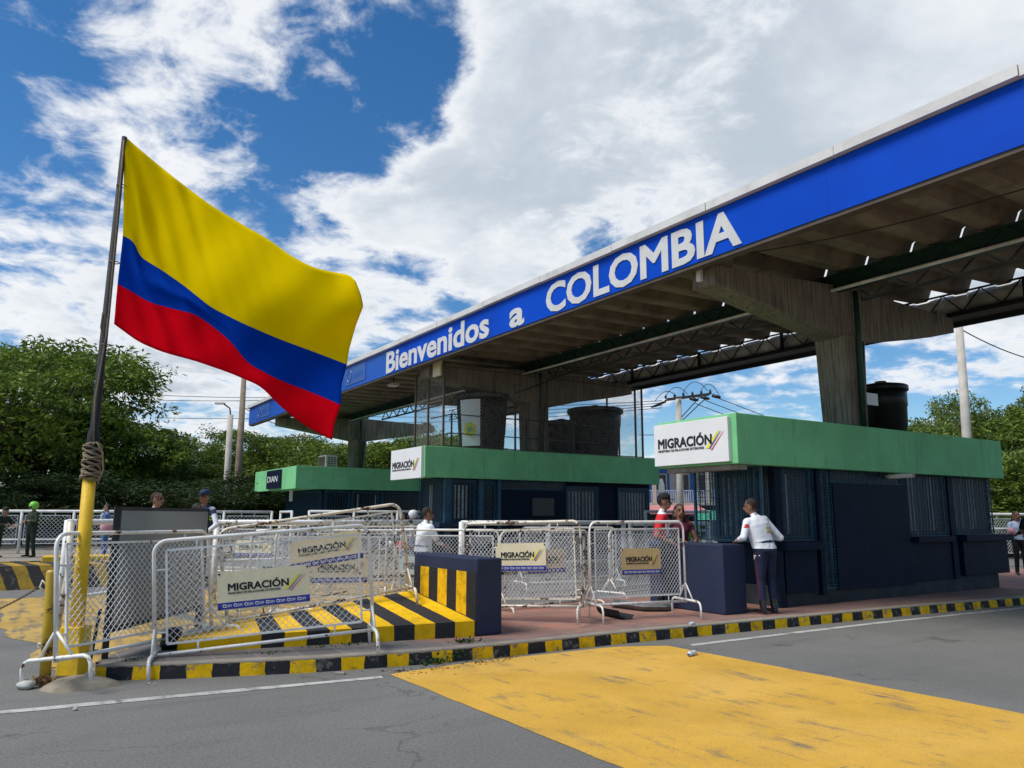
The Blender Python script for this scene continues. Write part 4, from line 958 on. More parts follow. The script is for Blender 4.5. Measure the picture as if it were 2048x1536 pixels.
# ================================================================= BARRIERS
BL, BH = 2.24, 1.16   # length, height of the tube frame above its bottom rail; bottom rail hangs .18 over the ground
def rounded(x0, x1, z0, z1, r, n=5):
    pts = [(x0,z0)]
    for k in range(n+1): a = math.pi-k*math.pi/2/n; pts.append((x0+r+r*math.cos(a), z1-r+r*math.sin(a)))
    for k in range(n+1): a = math.pi/2-k*math.pi/2/n; pts.append((x1-r+r*math.cos(a), z1-r+r*math.sin(a)))
    pts.append((x1,z0)); return pts
def make_barrier(rusty, sign, tag_mat='sign_cream', sx=.62, sw=.86, sz=.42, sh=.40, feet=(1,1), faded=False, mat=None):
    t = empty('crowd_barrier'); mt = mat or ('barrier_rusty' if rusty else 'barrier_paint')
    mb = MB(); pts = [(x,0,z) for x, z in rounded(0, BL, -.02, BH, .13)]; mb.tube(pts, .021, 8); mb.tube([(0,0,.0),(BL,0,.0)], .019, 8)
    for x, z0, z1 in ((.42,BH-.10,BH),(BL-.42,BH-.10,BH),(.42,0,.10),(BL-.42,0,.10)): mb.tube([(x,0,z0),(x,0,z1)], .012, 6)
    for z in (.22,BH-.3):
        mb.tube([(0,0,z),(.13,0,z)], .011, 6); mb.tube([(BL,0,z),(BL-.13,0,z)], .011, 6)
    mb.build('tube_frame', mt, t)
    mb = MB(); x0, x1, z0, z1 = .12, BL-.12, .10, BH-.10
    for a, b in (((x0,z0),(x1,z0)),((x0,z1),(x1,z1)),((x0,z0),(x0,z1)),((x1,z0),(x1,z1))): mb.bar((a[0],0,a[1]),(b[0],0,b[1]),.022)
    mb.build('inner_frame', mt, t)
    mb = MB(); chain(mb, x1-x0, z1-z0, .075, .0052, lambda s, z, q=0: (x0+s, .004*(1 if q else -1), z0+z)); mb.build('mesh_panel', 'mesh_wire', t)
    for k, x in enumerate((0, BL)):
        if not feet[k]: continue
        mb = MB(); f = [(x,-.40,-.20),(x,-.40,-.06),(x,-.375,.0),(x,-.32,.02),(x,.32,.02),(x,.375,.0),(x,.40,-.06),(x,.40,-.20)]
        mb.tube(f, .019, 8); mb.tube([(x,-.20,.02),(x,0,.27)], .014, 6); mb.tube([(x,.20,.02),(x,0,.27)], .014, 6); mb.build('foot', 'barrier_rusty' if rusty else 'barrier_paint', t)
    if sign:
        mb = MB(); xx = sx; mb.box(xx,xx+sw,-.030,-.022,sz,sz+sh); s = mb.build('sign_board', tag_mat, t)
        if faded: migracion(s, (xx,-.031,sz), (1,0,0), (0,0,1), sw, sh, ink='ink_faded', x0=.12, y0=.4, tw=.74, th=.26, strokes=False)
        else: migracion(s, (xx,-.031,sz), (1,0,0), (0,0,1), sw, sh, x0=.11, y0=.50, tw=.66, th=.20, band=True)
        mb = MB()
        for q in ((xx+.02,sz+.02),(xx+sw-.02,sz+.02),(xx+.02,sz+sh-.02),(xx+sw-.02,sz+sh-.02)): mb.tube([(q[0],-.036,q[1]),(q[0],-.022,q[1])], .012, 8)
        mb.build('cable_tie', 'black_metal', s)
    return t
def place(t, P0, P1, label, lean=0.):   # lean tips the top towards the panel's back
    X = (Vector(P1)-Vector(P0)); sc_ = X.length/BL; X.normalize(); h = Vector((X.y,-X.x,0)).normalized()   # front side = -Y local
    Z = X.cross(-h).normalized(); 
    if Z.z < 0: Z = -Z
    Y = Z.cross(X)
    if lean: Z = (Z+Y*lean).normalized(); Y = Z.cross(X)
    M_ = Matrix((X*sc_, Y, Z)).transposed().to_4x4(); M_.translation = Vector(P0); t.matrix_world = M_
    tag(t, label, 'crowd barrier', 'crowd barriers around the checkpoint')
    t.name = 'crowd_barrier'; return t
def base(u, d, z): p = PD(u, 1000, d); return Vector((p.x, p.y, z))
protoA = make_barrier(False, False)
protoS = make_barrier(False, True, sx=.62, sw=.95, sz=.38, sh=.40)
protoR = make_barrier(True, True, sx=.80, sw=.89, sz=.50, sh=.39)
place(protoA, base(143,7.50,.275), base(440,9.6,.26), 'white mesh barrier without a sign at the left beside the yellow flagpole', .13)
P2L, P2R = Vector((1.47,9.05,.17)), Vector((3.62,8.42,.345))
place(protoS, P2L, P2R, 'white mesh barrier with the largest sign, standing in front of the striped ramp')
place(protoR, base(470,10.25,.27), base(824,11.0,.63), 'rusty mesh barrier with a sign, tilted up onto the striped ramp')
b4 = make_barrier(True, True, sx=.63, sw=.96, sz=.48, sh=.39)
place(b4, base(933,11.55,.33), base(1164,11.05,.38), 'mesh barrier with a cream sign just right of the blue block')
b5 = make_barrier(False, True, 'sign_tan', sx=.71, sw=.93, sz=.40, sh=.38)
place(b5, base(1179,11.4,.36), base(1365,11.9,.37), 'mesh barrier with a tan sign and a rubber scrap lying under it')
b6 = copy_tree(b4); place(b6, base(1001,12.6,.20), base(1176,13.6,.20), 'mesh barrier with a half hidden sign behind the cream signed one')
b7 = copy_tree(protoA); place(b7, base(1217,14.8,.20), base(1345,16.2,.20), 'mesh barrier without a sign behind the tan signed one')
b8 = make_barrier(False, True, 'sign_faded', sx=-.42+.55, sw=.74, sz=.38, sh=.32, faded=True)
place(b8, base(792,14.2,.20), base(998,13.9,.20), 'mesh barrier with a washed out sign in front of the man in a white T-shirt')
b9 = copy_tree(b8); place(b9, base(508,13.0,.20), base(776,13.1,.20), 'mesh barrier with a washed out sign seen behind the tilted rusty one')
b10 = copy_tree(protoS); place(b10, base(556,11.9,.22), base(815,12.3,.22), 'mesh barrier whose blue strip shows just below the sign of the tilted one')
b11 = copy_tree(protoS); place(b11, base(432,20.5,.2), base(600,20.0,.2), 'distant mesh barrier with a small sign behind the pipe rail left of the far booth')
b12 = copy_tree(b8); place(b12, base(560,23,.2), base(710,24.5,.2), 'distant mesh barrier with a pale sign in front of the far booth')
b13 = copy_tree(protoA); place(b13, base(640,17.5,.2), base(850,18.4,.2), 'distant plain mesh barrier between the far booth and the middle booth')
b14 = copy_tree(protoA); place(b14, base(1040,17.0,.2), base(1230,17.8,.2), 'plain mesh barrier deep behind the signed ones, under the middle booth')

# pipe railings
def railing(name, P0, P1, z, posts, label, r=.05, low=None, mat='rail_paint', mesh=False, base_z=0., cat='railing', group='white pipe railings', mr=0.):
    P0, P1 = Vector(P0), Vector(P1); t = empty(name, (P0.x,P0.y,base_z), 0, label, cat, group); d = P1-P0; d.z = 0; zt = z-base_z
    mb = MB(); mb.tube([(0,0,zt), (d.x,d.y,zt)], r, 10); mb.build('top_rail', mat, t)
    for q in (low or []): mb = MB(); mb.tube([(0,0,q-base_z),(d.x,d.y,q-base_z)], r*.6, 8); mb.build('lower_rail', mat, t)
    for k in range(posts+1):
        f = k/posts; mb = MB(); mb.tube([(d.x*f,d.y*f,0),(d.x*f,d.y*f,zt+.03)], r*1.05, 10); mb.build('post', mat, t)
    if mesh:
        L = d.length; dn = d.normalized(); n = posts
        mb = MB()
        for k in range(n):
            s0, s1 = L*k/n+.12, L*(k+1)/n-.12; z0, z1 = .35, zt-.15
            for a, b in (((s0,z0),(s1,z0)),((s0,z1),(s1,z1)),((s0,z0),(s0,z1)),((s1,z0),(s1,z1))): mb.bar(tuple(dn*a[0]+UP*a[1]), tuple(dn*b[0]+UP*b[1]), .03)
            chain(mb, s1-s0, z1-z0, mesh, .009, lambda s, z, q=0: tuple(dn*(s0+s)+UP*(z0+z)))
            mb.bar(tuple(dn*(s0+.5)+UP*z1), tuple(dn*(s0+.5)+UP*zt), .03); mb.bar(tuple(dn*(s1-.5)+UP*z1), tuple(dn*(s1-.5)+UP*zt), .03)
        mb.build('mesh_panel', mat, t)
    return t
railing('pipe_railing', (3.5,15.75,0), (8.05,15.75,0), 1.47, 2, 'thick white pipe railing behind the tilted barrier, ending by the man in a white T-shirt', .055, [.75])
railing('pipe_railing', (8.78,15.6,0), (13.6,15.6,0), 1.45, 2, 'thick chipped pipe railing in front of the middle booth', .06, [.5])
railing('pipe_railing', (13.75,15.5,0), (16.6,15.5,0), 1.42, 1, 'short pipe railing behind the man in the red shirt', .06, [.5])
q_ = base(140,11.4,0)
railing('pipe_railing', q_, base(388,14.6,0), 1.50, 1, 'rusty white pipe railing between the flagpole and the grey board', .045, [.42])
# leaning rusty post next to barrier one
mb = MB(); mb.tube([base(128,8.6,.03), PD(137,1150,8.6), PD(142,1042,8.6)], .034, 12); tag(mb.build('leaning_post', 'barrier_rusty'), 'peeling white pipe post leaning between the short yellow post and the flagpole', 'post')
railing('mesh_fence', base(-60,27.5,.26), base(545,29.5,.26), 1.74, 6, 'long white pipe and mesh fence along the far island behind the officers', .05, [.75], 'white_paint_far', .14, .26, 'fence', None)
railing('mesh_fence', base(620,26.5,.2), base(880,27.5,.2), 1.75, 3, 'white pipe fence in front of the far booth windows', .045, [1.0], 'white_paint_far', .14, .2, 'fence', None)
railing('mesh_fence', base(1960,26,.1), base(2140,27,.1), 1.72, 2, 'white mesh fence beyond the right end of the nearest booth', .045, [1.25], 'white_paint_far', .12, .1, 'fence', None)
railing('mesh_fence', base(1290,22,0), base(1420,24,0), 1.75, 2, 'white railing behind the couple, in front of the blue house', .04, [1.2], 'white_paint_far', False, 0, 'fence', None)
railing('gate_frame', base(563,20.5,0), base(585,19.2,0), 1.70, 1, 'narrow white gate frame rising behind the tilted barrier', .03, [1.2], 'white_paint_far', False, 0, 'gate', None)

# scraps under barrier
def halfpipe(name, pts, r, a0, a1, mat, label, th=.012):
    mb = MB(); n = 12; P_ = [Vector(p) for p in pts]; d = (P_[-1]-P_[0]).normalized(); sx_ = Vector((d.y,-d.x,0)).normalized(); rows = []
    for p in P_:
        for s_ in (0, 1):
            for k in range(n+1):
                a = a0+(a1-a0)*k/n; rr = r-th*s_; mb.v.append(tuple(p+sx_*math.cos(a)*rr+UP*(math.sin(a)*rr)))
    m = 2*(n+1)
    for i in range(len(P_)-1):
        for k in range(n):
            mb.face((i*m+k, i*m+k+1, (i+1)*m+k+1, (i+1)*m+k), sm=True); mb.face((i*m+n+1+k, (i+1)*m+n+1+k, (i+1)*m+n+2+k, i*m+n+2+k), sm=True)
        for k in (0, n): mb.face((i*m+k, (i+1)*m+k, (i+1)*m+n+1+k, i*m+n+1+k))
    for i in (0, len(P_)-1):
        for k in range(n): mb.face((i*m+k, i*m+k+1, i*m+n+2+k, i*m+n+1+k))
    o = mb.build(name, mat); tag(o, label, 'rubber scrap'); return o
ga, gbp = G(1212,1232,.15), G(1256,1240,.15)
halfpipe('rubber_scrap', [ga+UP*.16+FWD*.12, gbp+UP*.16+FWD*.05], .16, -2.4, -.2, 'rubber', 'dark ribbed curved rubber scrap standing under the tan signed barrier')
halfpipe('rubber_scrap', [G(1225,1215,.15)+UP*.15+FWD*.1, G(1290,1222,.15)+UP*.14, G(1335,1222,.15)+UP*.14, G(1345,1220,.15)+UP*.13], .14, -2.9, -.5, 'rubber_grey', 'long worn grey half of a rubber fender lying under the tan signed barrier')

# ================================================================= PEOPLE
class Body:
    def __init__(s): s.v = []; s.f = []; s.t = []; s.s = 1.
    def cap(s, p0, p1, r0, r1, tag_, flat_=1., side=None, n=14, ext=True):
        p0, p1 = Vector(p0), Vector(p1); d = p1-p0; L = d.length; d = d/L if L > 1e-6 else UP.copy()
        if side is None: side = Vector((1,0,0)) if abs(d.x) < .9 else Vector((0,1,0))
        sx = (Vector(side)-d*Vector(side).dot(d)).normalized(); sy = d.cross(sx); b = len(s.v); rows = []
        for k in range(4): a = math.pi/2*(1-k/4)*1.0; rows.append((-math.sin(a)*r0, math.cos(a)*r0))
        rows.append((0, r0)); rows.append((L*.5, (r0+r1)/2)); rows.append((L, r1))
        for k in range(1, 5): a = math.pi/2*k/4; rows.append((L+math.sin(a)*r1, max(math.cos(a)*r1, 1e-4)))
        rows[0] = (rows[0][0], 1e-4)
        for h, r in rows:
            for j in range(n):
                a = 2*math.pi*j/n; s.v.append(p0+d*h+sx*math.cos(a)*r+sy*math.sin(a)*r*flat_); s.t.append(tag_)
        for k in range(len(rows)-1):
            for j in range(n): s.f.append((b+k*n+j, b+k*n+(j+1) % n, b+(k+1)*n+(j+1) % n, b+(k+1)*n+j))
        s.f.append(tuple(b+j for j in range(n))[::-1]); s.f.append(tuple(b+(len(rows)-1)*n+j for j in range(n)))
    def ell(s, c, rx, ry, rz_, tag_, M=None, n=18, m=12):
        b = len(s.v); c = Vector(c)
        for i in range(m+1):
            th_ = math.pi*i/m
            for j in range(n):
                a = 2*math.pi*j/n; q = Vector((max(math.sin(th_),1e-3)*math.cos(a)*rx, max(math.sin(th_),1e-3)*math.sin(a)*ry, math.cos(th_)*rz_))
                if M: q = M @ q
                s.v.append(c+q); s.t.append(tag_)
        for i in range(m):
            for j in range(n): s.f.append((b+i*n+j, b+(i+1)*n+j, b+(i+1)*n+(j+1) % n, b+i*n+(j+1) % n))
        s.f.append(tuple(b+j for j in range(n))); s.f.append(tuple(b+m*n+j for j in range(n))[::-1])
    def loft(s, secs, tag_, n=20):
        b = len(s.v)
        for c, rx, ry in secs:
            for j in range(n):
                a = 2*math.pi*j/n; ca, sa = math.cos(a), math.sin(a); e = .8
                s.v.append(Vector(c)+Vector((math.copysign(abs(ca)**e, ca)*rx, math.copysign(abs(sa)**e, sa)*ry, 0))); s.t.append(tag_)
        for k in range(len(secs)-1):
            for j in range(n): s.f.append((b+k*n+j, b+k*n+(j+1) % n, b+(k+1)*n+(j+1) % n, b+(k+1)*n+j))
        s.f.append(tuple(b+j for j in range(n))[::-1]); s.f.append(tuple(b+(len(secs)-1)*n+j for j in range(n)))
def person(loc_, head, label, H=1.72, top='shirt_white', bot='trouser_navy', skin='skin', hair='hair', shoes='shoe', sleeve='short', LA=None, RA=None, lean=0., leanx=0., turn=0., headyaw=0., headpitch=0.,
           legs=None, fat=1., hat=None, longhair=False, vox=.012, sleeve_mat=None, patches=None, feet_z=0., group=None, female=False, side_stripe=None, upper_only=False, belt=True):
    """local frame: x right, y forward (faces +y), z up"""
    k = H/1.72; B = Body(); w = fat
    sl = sleeve_mat or top
    hipz = .93
    # upper body transform: lean about hips
    Ml = Matrix.Translation((0,0,hipz)) @ Matrix.Rotation(-lean, 4, 'X') @ Matrix.Rotation(leanx, 4, 'Y') @ Matrix.Rotation(turn, 4, 'Z') @ Matrix.Translation((0,0,-hipz))
    T = lambda p: Ml @ Vector(p)
    st = len(B.v)
    # torso
    if female: secs = [((0,0,.90),.15*w,.10*w),((0,0,1.0),.145*w,.10*w),((0,.0,1.10),.125*w,.092*w),((0,.005,1.22),.14*w,.105*w),((0,.01,1.30),.155*w,.11*w),((0,0,1.38),.155*w,.085*w),((0,-.005,1.43),.11*w,.06*w)]
    else: secs = [((0,0,.90),.158*w,.112*w),((0,0,1.0),.160*w,.118*w),((0,.0,1.10),.158*w,.115*w),((0,.0,1.22),.172*w,.118*w),((0,.0,1.32),.185*w,.115*w),((0,-.005,1.40),.175*w,.090*w),((0,-.01,1.45),.11*w,.065*w)]
    B.loft(secs, top)
    for sx in (-1,1): B.cap((sx*.10,0,1.39),(sx*.17,0,1.385),.062*w,.066*w, top)
    B.cap((0,-.01,1.42),(0,.005,1.53),.058,.052, skin); B.cap((-.035,-.03,1.455),(.035,-.03,1.455),.04,.04, top)
    for i in range(st, len(B.v)): B.v[i] = T(B.v[i])
    # head
    st = len(B.v); hc = Vector((0,.02,1.625))
    B.ell(hc, .074,.092,.108, skin); B.ell(hc+Vector((0,.035,-.055)), .056,.060,.062, skin)            # skull, jaw
    B.cap(hc+Vector((0,.092,.005)), hc+Vector((0,.112,-.028)), .010,.014, skin, n=8)                      # nose
    for sx in (-1,1):
        B.ell(hc+Vector((sx*.076,-.005,-.015)), .011,.02,.032, skin, n=8, m=6)
        B.ell(hc+Vector((sx*.031,.084,.008)), .013,.009,.008, 'eye_dark', n=8, m=6); B.ell(hc+Vector((sx*.031,.088,.030)), .018,.008,.006, hair or 'hair', n=8, m=6)
    B.ell(hc+Vector((0,.090,-.055)), .024,.010,.008, 'lips', n=8, m=6)
    if hair:
        B.ell(hc+Vector((0,-.022,.024)), .086,.100,.106, hair)
        if longhair: B.loft([((0,-.06,1.40),.10,.05),((0,-.06,1.5),.115,.065),((0,-.045,1.6),.108,.085),((0,-.02,1.71),.08,.08)], hair)
    Mh = Ml @ Matrix.Translation((0,0,1.52)) @ Matrix.Rotation(-lean*-.75, 4, 'X') @ Matrix.Rotation(headyaw, 4, 'Z') @ Matrix.Rotation(-headpitch, 4, 'X') @ Matrix.Translation((0,0,-1.52))
    for i in range(st, len(B.v)): B.v[i] = Mh @ B.v[i]
    # arms: (elbow, wrist, curl dir)
    for sx, A in ((-1,LA),(1,RA)):
        el, wr = (Vector(A[0]), Vector(A[1])) if A else (Vector((sx*.25,-.03,1.12)), Vector((sx*.27,.07,.87)))
        if A is None: el, wr = T(el), T(wr)
        sh_ = T((sx*.185,0,1.385))
        B.cap(sh_, el, .054*w, .044*w, sl if sleeve != 'none' else skin)
        if sleeve == 'short':   # sleeve ends mid upper arm
            mid_ = sh_+(el-sh_)*.62; B.cap(sh_, mid_, .060*w, .060*w, sl); 
            B.cap(mid_+(el-sh_)*.12, el, .040, .038, skin); B.cap(el, wr, .038, .026, skin)
            for q in range(len(B.v)-1, -1, -1): break
        elif sleeve == 'none': B.cap(el, wr, .034, .024, skin)
        else: B.cap(el, wr, .047*w, .036, sl); B.cap(wr-(wr-el)*.02, wr+(wr-el).normalized()*.01, .026,.024, skin)
        # hand
        hd = (wr-el).normalized(); pl = wr+hd*.045; B.cap(wr, pl+hd*.02, .024, .034, skin, .5, n=10)
        sdv = hd.cross(UP); sdv = sdv.normalized() if sdv.length > .1 else Vector((1,0,0)); dn_ = hd.cross(sdv).normalized()
        if dn_.z > 0: dn_ = -dn_
        for q, (off_, ln) in enumerate(((-.024,.058),(-.008,.068),(.008,.064),(.024,.05))):
            f0 = pl+hd*.035+sdv*off_; f1 = f0+hd*ln*.5+dn_*.006; f2 = f1+hd*ln*.35+dn_*.022
            B.cap(f0, f1, .0095, .0085, skin, n=6); B.cap(f1, f2, .0085, .007, skin, n=6)
        th0 = wr+hd*.02-sdv*.024*sx; B.cap(th0, th0+hd*.035-sdv*.022*sx, .011, .009, skin, n=6)
    # legs
    lg = legs or {}
    for sx in (-1,1):
        hip = Vector((sx*.088,0,.90)); kn, an = lg.get(sx, (Vector((sx*.10,.015,.50)), Vector((sx*.11,-.02,.09))))
        kn, an = Vector(kn), Vector(an)
        B.cap(hip, kn, .098*w, .068, bot); B.cap(kn, an+UP*.0, .066, .052, bot); B.cap(hip+UP*.05, hip+Vector((-sx*.05,-.02,.06)), .10*w,.10*w, bot)
        toe = an+Vector((sx*.02,.15,-.05)); B.cap(an+Vector((0,-.03,-.045)), toe, .042, .036, shoes, .8); B.cap(an+Vector((0,-.02,0)), an+Vector((0,0,-.03)), .045,.045, shoes)
    B.ell((0,-.01,.93), .165*w,.125*w,.085, bot)
    me = bpy.data.meshes.new('person'); me.from_pydata([tuple(v*k) for v in B.v], [], B.f); me.update()
    tmp = bpy.data.objects.new('tmp', me); C.objects.link(tmp)
    rm = tmp.modifiers.new('r', 'REMESH'); rm.mode = 'VOXEL'; rm.voxel_size = vox*k; rm.adaptivity = 0; rm.use_smooth_shade = True
    sm = tmp.modifiers.new('s', 'SMOOTH'); sm.factor = .45; sm.iterations = 2
    dg = bpy.context.evaluated_depsgraph_get(); out = bpy.data.meshes.new_from_object(tmp.evaluated_get(dg)); bpy.data.objects.remove(tmp)
    names = []; kd = kdtree.KDTree(len(B.v))
    for i, v in enumerate(B.v): kd.insert(v*k, i)
    kd.balance(); out.materials.clear()
    for i, pl in enumerate(out.polygons):
        c = pl.center; _, idx, _ = kd.find(c); tg = B.t[idx]
        if tg in (top, bot) and abs(c.x/k) < .2 and .87 < c.z/k < 1.05: tg = bot if c.z/k < .965 else top
        if patches:
            for test, nm in patches:
                if test(c/k, tg): tg = nm; break
        if tg not in names: names.append(tg); out.materials.append(MATS[tg])
        pl.material_index = names.index(tg); pl.use_smooth = True
    o = bpy.data.objects.new('person', out); C.objects.link(o); o.location = loc_; o.rotation_euler = (0,0,head)
    tag(o, label, 'person', group)
    if hat:
        hm = MB(); kind, mt = hat[0], hat[1]
        if kind == 'cap':
            for q in range(5):
                pass
            hm.lathe([(.088,.0),(.090,.03),(.080,.07),(.05,.098),(.008,.106)], (0,0,0), 18, 1., 1.12)
            hm.box(-.06,.06,.07,.165,-.004,.006)
            nm = 'cap'
        else:
            hm.lathe([(.085,-.10),(.115,-.06),(.128,.0),(.125,.06),(.095,.12),(.05,.145),(.008,.15)], (0,0,0), 20, 1., 1.15); nm = 'helmet'
        h_ = hm.build(nm, mt, o); Mx = Mh @ Matrix.Translation((0,.012,1.665 if kind == 'cap' else 1.63)); Mx = Matrix.Scale(k, 4) @ Mx
        h_.matrix_local = Mx
        if kind == 'helmet':
            vz = MB(); vz.box(-.075,.075,.10,.145,-.075,.005); v_ = vz.build('visor', 'black_metal', h_, .02)
    return o
def facing(dx, dy): return math.atan2(dy, dx)-math.pi/2       # heading so that local +y points to (dx,dy)

# 1 the official at the counter: back to the camera, leaning on the block
hd1 = facing(-.55, .83)
g_ = G(1532,1226,.15)
def inv(o_loc, hd, k, w): 
    q = (Matrix.Rotation(-hd, 4, 'Z') @ (Vector(w)-Vector(o_loc)))/k; return q
H1 = 1.74; k1_ = H1/1.72; l1 = Vector((9.95,8.13,.15)); hd1 = facing(.12, 1.0)
person(l1, hd1, 'man in white shirt and navy trousers leaning on the counter, back to the camera', H1, 'shirt_white', 'trouser_navy', 'skin', 'hair_short', sleeve='long', lean=R(14), leanx=R(-7), turn=R(0), headyaw=R(28), fat=1.14, vox=.010,
       LA=(Vector((-.36,.06,1.13)), inv(l1, hd1, k1_, (9.66,8.40,1.245))), RA=(Vector((.36,.03,1.12)), Vector((.27,.26,1.12))),
       patches=[(lambda c, t: t == 'shirt_white' and c.y < -.02 and -.01 < c.x < .13 and 1.185 < c.z < 1.235, 'brown_patch'), (lambda c, t: t == 'shirt_white' and c.y < -.02 and -.01 < c.x < .13 and 1.245 < c.z < 1.29, 'brown_patch'),
                (lambda c, t: t == 'shirt_white' and c.y < .0 and .03 < c.x < .055 and 1.31 < c.z < 1.34, 'red_patch'), (lambda c, t: t == 'shirt_white' and c.x < -.26 and c.y < .07 and 1.27 < c.z < 1.33, 'red_patch'),
                (lambda c, t: t == 'trouser_navy' and c.x < -.10 and abs(c.y-.01) < .012 and c.z < .9, 'red_stripe')])
# 2 man in red shirt
l2 = PD(1318,1000,12.9); l2.z = .15; hd2 = facing(*(RIGHT*1.0-FWD*.25).xy); H2 = 1.80
person(l2, hd2, 'man in red and white polo shirt and black cap behind the barrier', H2, 'red_cloth', 'trouser_navy', 'skin', 'hair', sleeve='short', lean=R(6), hat=('cap', 'black_cloth'),
       LA=(Vector((-.28,.08,1.10)), Vector((-.18,.33,1.02))), RA=(Vector((.27,-.03,1.10)), Vector((.20,.22,.98))),
       patches=[(lambda c, t: t == 'red_cloth' and c.y > .02 and c.x < .13 and (c.z-1.18) < (c.y)*1.2+c.x*-.6+.02 and c.z > 1.08, 'shirt_white'), (lambda c, t: t == 'red_cloth' and c.z > 1.43, 'shirt_white'), (lambda c, t: t == 'red_cloth' and c.z < 1.08, 'vest_navy')])
l3 = PD(1358,1000,13.3); l3.z = .15
person(l3, facing(*(-FWD+RIGHT*.1).xy), 'woman in a dark red sleeveless top beside the man in the black cap', 1.64, 'maroon', 'jeans', 'skin', 'hair', sleeve='none', longhair=True, female=True, fat=1.08,
       LA=(Vector((-.28,.02,1.12)), Vector((-.16,.20,1.02))), RA=(Vector((.27,.0,1.10)), Vector((.12,.22,1.04))), headyaw=R(0))
l4 = PD(846,1000,14.3); l4.z = 0
person(l4, facing(*(RIGHT+FWD*.75).xy), 'man in a white T-shirt seen from behind, reaching over the pipe railing', 1.74, 'shirt_white', 'trouser_navy', 'skin', 'hair_short', sleeve='short', lean=R(8), fat=1.05, headyaw=R(-20),
       LA=(Vector((-.28,.10,1.20)), Vector((-.16,.40,1.12))), RA=(Vector((.26,.18,1.12)), Vector((.12,.50,1.02))))
l5 = PD(808,1000,23); l5.z = .18; person(l5, facing(*(-RIGHT-FWD*.4).xy), 'dark-haired woman half hidden behind the tilted barrier', 1.52, 'maroon', 'jeans', 'skin', 'hair', longhair=True, female=True, vox=.02)
l5 = PD(828,1000,22); l5.z = .1; person(l5, facing(*(-RIGHT).xy), 'rider in a patterned white helmet behind the man in the white T-shirt', 1.62, 'grey_cloth', 'jeans', 'skin', 'hair', hat=('helmet', 'helmet_white'), vox=.02)
# police
l6 = PD(70,1000,25.6); l6.z = .26; person(l6, facing(*(-FWD-RIGHT*.5).xy), 'police officer in dark green uniform and bright green helmet, arms folded', 1.72, 'police_green', 'police_green', 'skin', 'hair', 'black_cloth', 'long', fat=1.12, hat=('helmet', 'helmet_green'), vox=.016,
       LA=(Vector((-.27,.05,1.12)), Vector((-.04,.22,1.16))), RA=(Vector((.27,.05,1.12)), Vector((.04,.24,1.12))), legs={-1: (Vector((-.14,.015,.50)), Vector((-.19,-.02,.09))), 1: (Vector((.12,.015,.50)), Vector((.15,-.02,.09)))})
l7 = PD(2,1000,25.2); l7.z = .26; person(l7, facing(*(RIGHT*1.-FWD*.3).xy), 'police officer with cap bending over papers at the left edge', 1.62, 'police_green', 'police_green', 'skin', 'hair', 'black_cloth', 'long', lean=R(28), hat=('cap', 'police_green'), fat=1.1, vox=.016, headpitch=R(-15),
       LA=(Vector((-.27,.30,1.12)), Vector((-.12,.52,1.08))), RA=(Vector((.25,.32,1.10)), Vector((.08,.52,1.08))))
mb = MB(); c_ = PD(30,1052,25.3); mb.obox(c_, (RIGHT*.9+UP*.45).normalized()*.16, FWD*.16, UP*.008); tag(mb.build('clipboard', 'sign_white'), 'white papers held by the bending officer at the left edge', 'papers')
l8 = PD(217,1000,24.5); l8.z = .26; person(l8, facing(*(-RIGHT-FWD*.3).xy), 'adult in a blue shirt carrying a baby beside the flagpole', 1.66, 'blue_cloth', 'jeans', 'skin_light', 'hair', 'black_cloth', 'short', longhair=False, vox=.016,
       LA=(Vector((-.24,.12,1.15)), Vector((-.05,.30,1.22))), RA=(Vector((.24,.12,1.14)), Vector((.10,.30,1.14))))
l9 = PD(209,1000,24.2); l9.z = .26+.88; person(l9, facing(*(-RIGHT).xy), 'baby with a white hat held in the arms of the adult in blue', .60, 'shirt_paleblue', 'pink', 'skin_light', None, 'pink', fat=1.5, vox=.03, hat=('cap', 'shirt_white'))
mb = MB(); mb.lathe([(.10,0),(.15,.08),(.16,.2),(.12,.32),(.05,.36)], n=14, sx=1.3, sy=.7); o = mb.build('pink_bag', 'pink'); o.location = PD(214,1066,24.2); tag(o, 'pink bag hanging at the side of the adult carrying the baby', 'bag')
l10 = PD(313,1000,13.9); l10.z = .18
person(l10, facing(*(RIGHT*1-FWD*.1).xy), 'man in a grey and navy vest looking right above the grey board', 1.80, 'vest_navy', 'trouser_navy', 'skin', 'hair_short', sleeve='short', sleeve_mat='shirt_paleblue', vox=.013, headyaw=R(0),
       patches=[(lambda c, t: t == 'vest_navy' and c.z > 1.36 , 'grey_cloth')])
l11 = PD(410,1000,14.6); l11.z = .30
person(l11, facing(*(-FWD-RIGHT*.3).xy), 'man in navy cap and lime striped vest with white sleeves by the railing', 1.74, 'vest_navy', 'shirt_white', 'skin', 'hair', sleeve='long', sleeve_mat='shirt_white', hat=('cap', 'vest_navy'), vox=.013,
       LA=(Vector((-.33,.06,1.12)), Vector((-.20,.22,.95))), RA=(Vector((.27,.05,1.12)), Vector((.16,.25,1.0))),
       patches=[(lambda c, t: t == 'vest_navy' and (1.20 < c.z < 1.225 or 1.255 < c.z < 1.28), 'lime')])
l12 = PD(396,1000,12.6); l12.z = .15
person(l12, facing(*(RIGHT+FWD*.2).xy), 'dark-haired person partly hidden behind the right edge of the grey board', 1.62, 'black_cloth', 'trouser_navy', 'skin', 'hair', sleeve='short', vox=.013, RA=(Vector((.27,.05,1.12)), Vector((.20,.30,1.16))))
l13 = PD(2029,1000,20.5); l13.z = .15
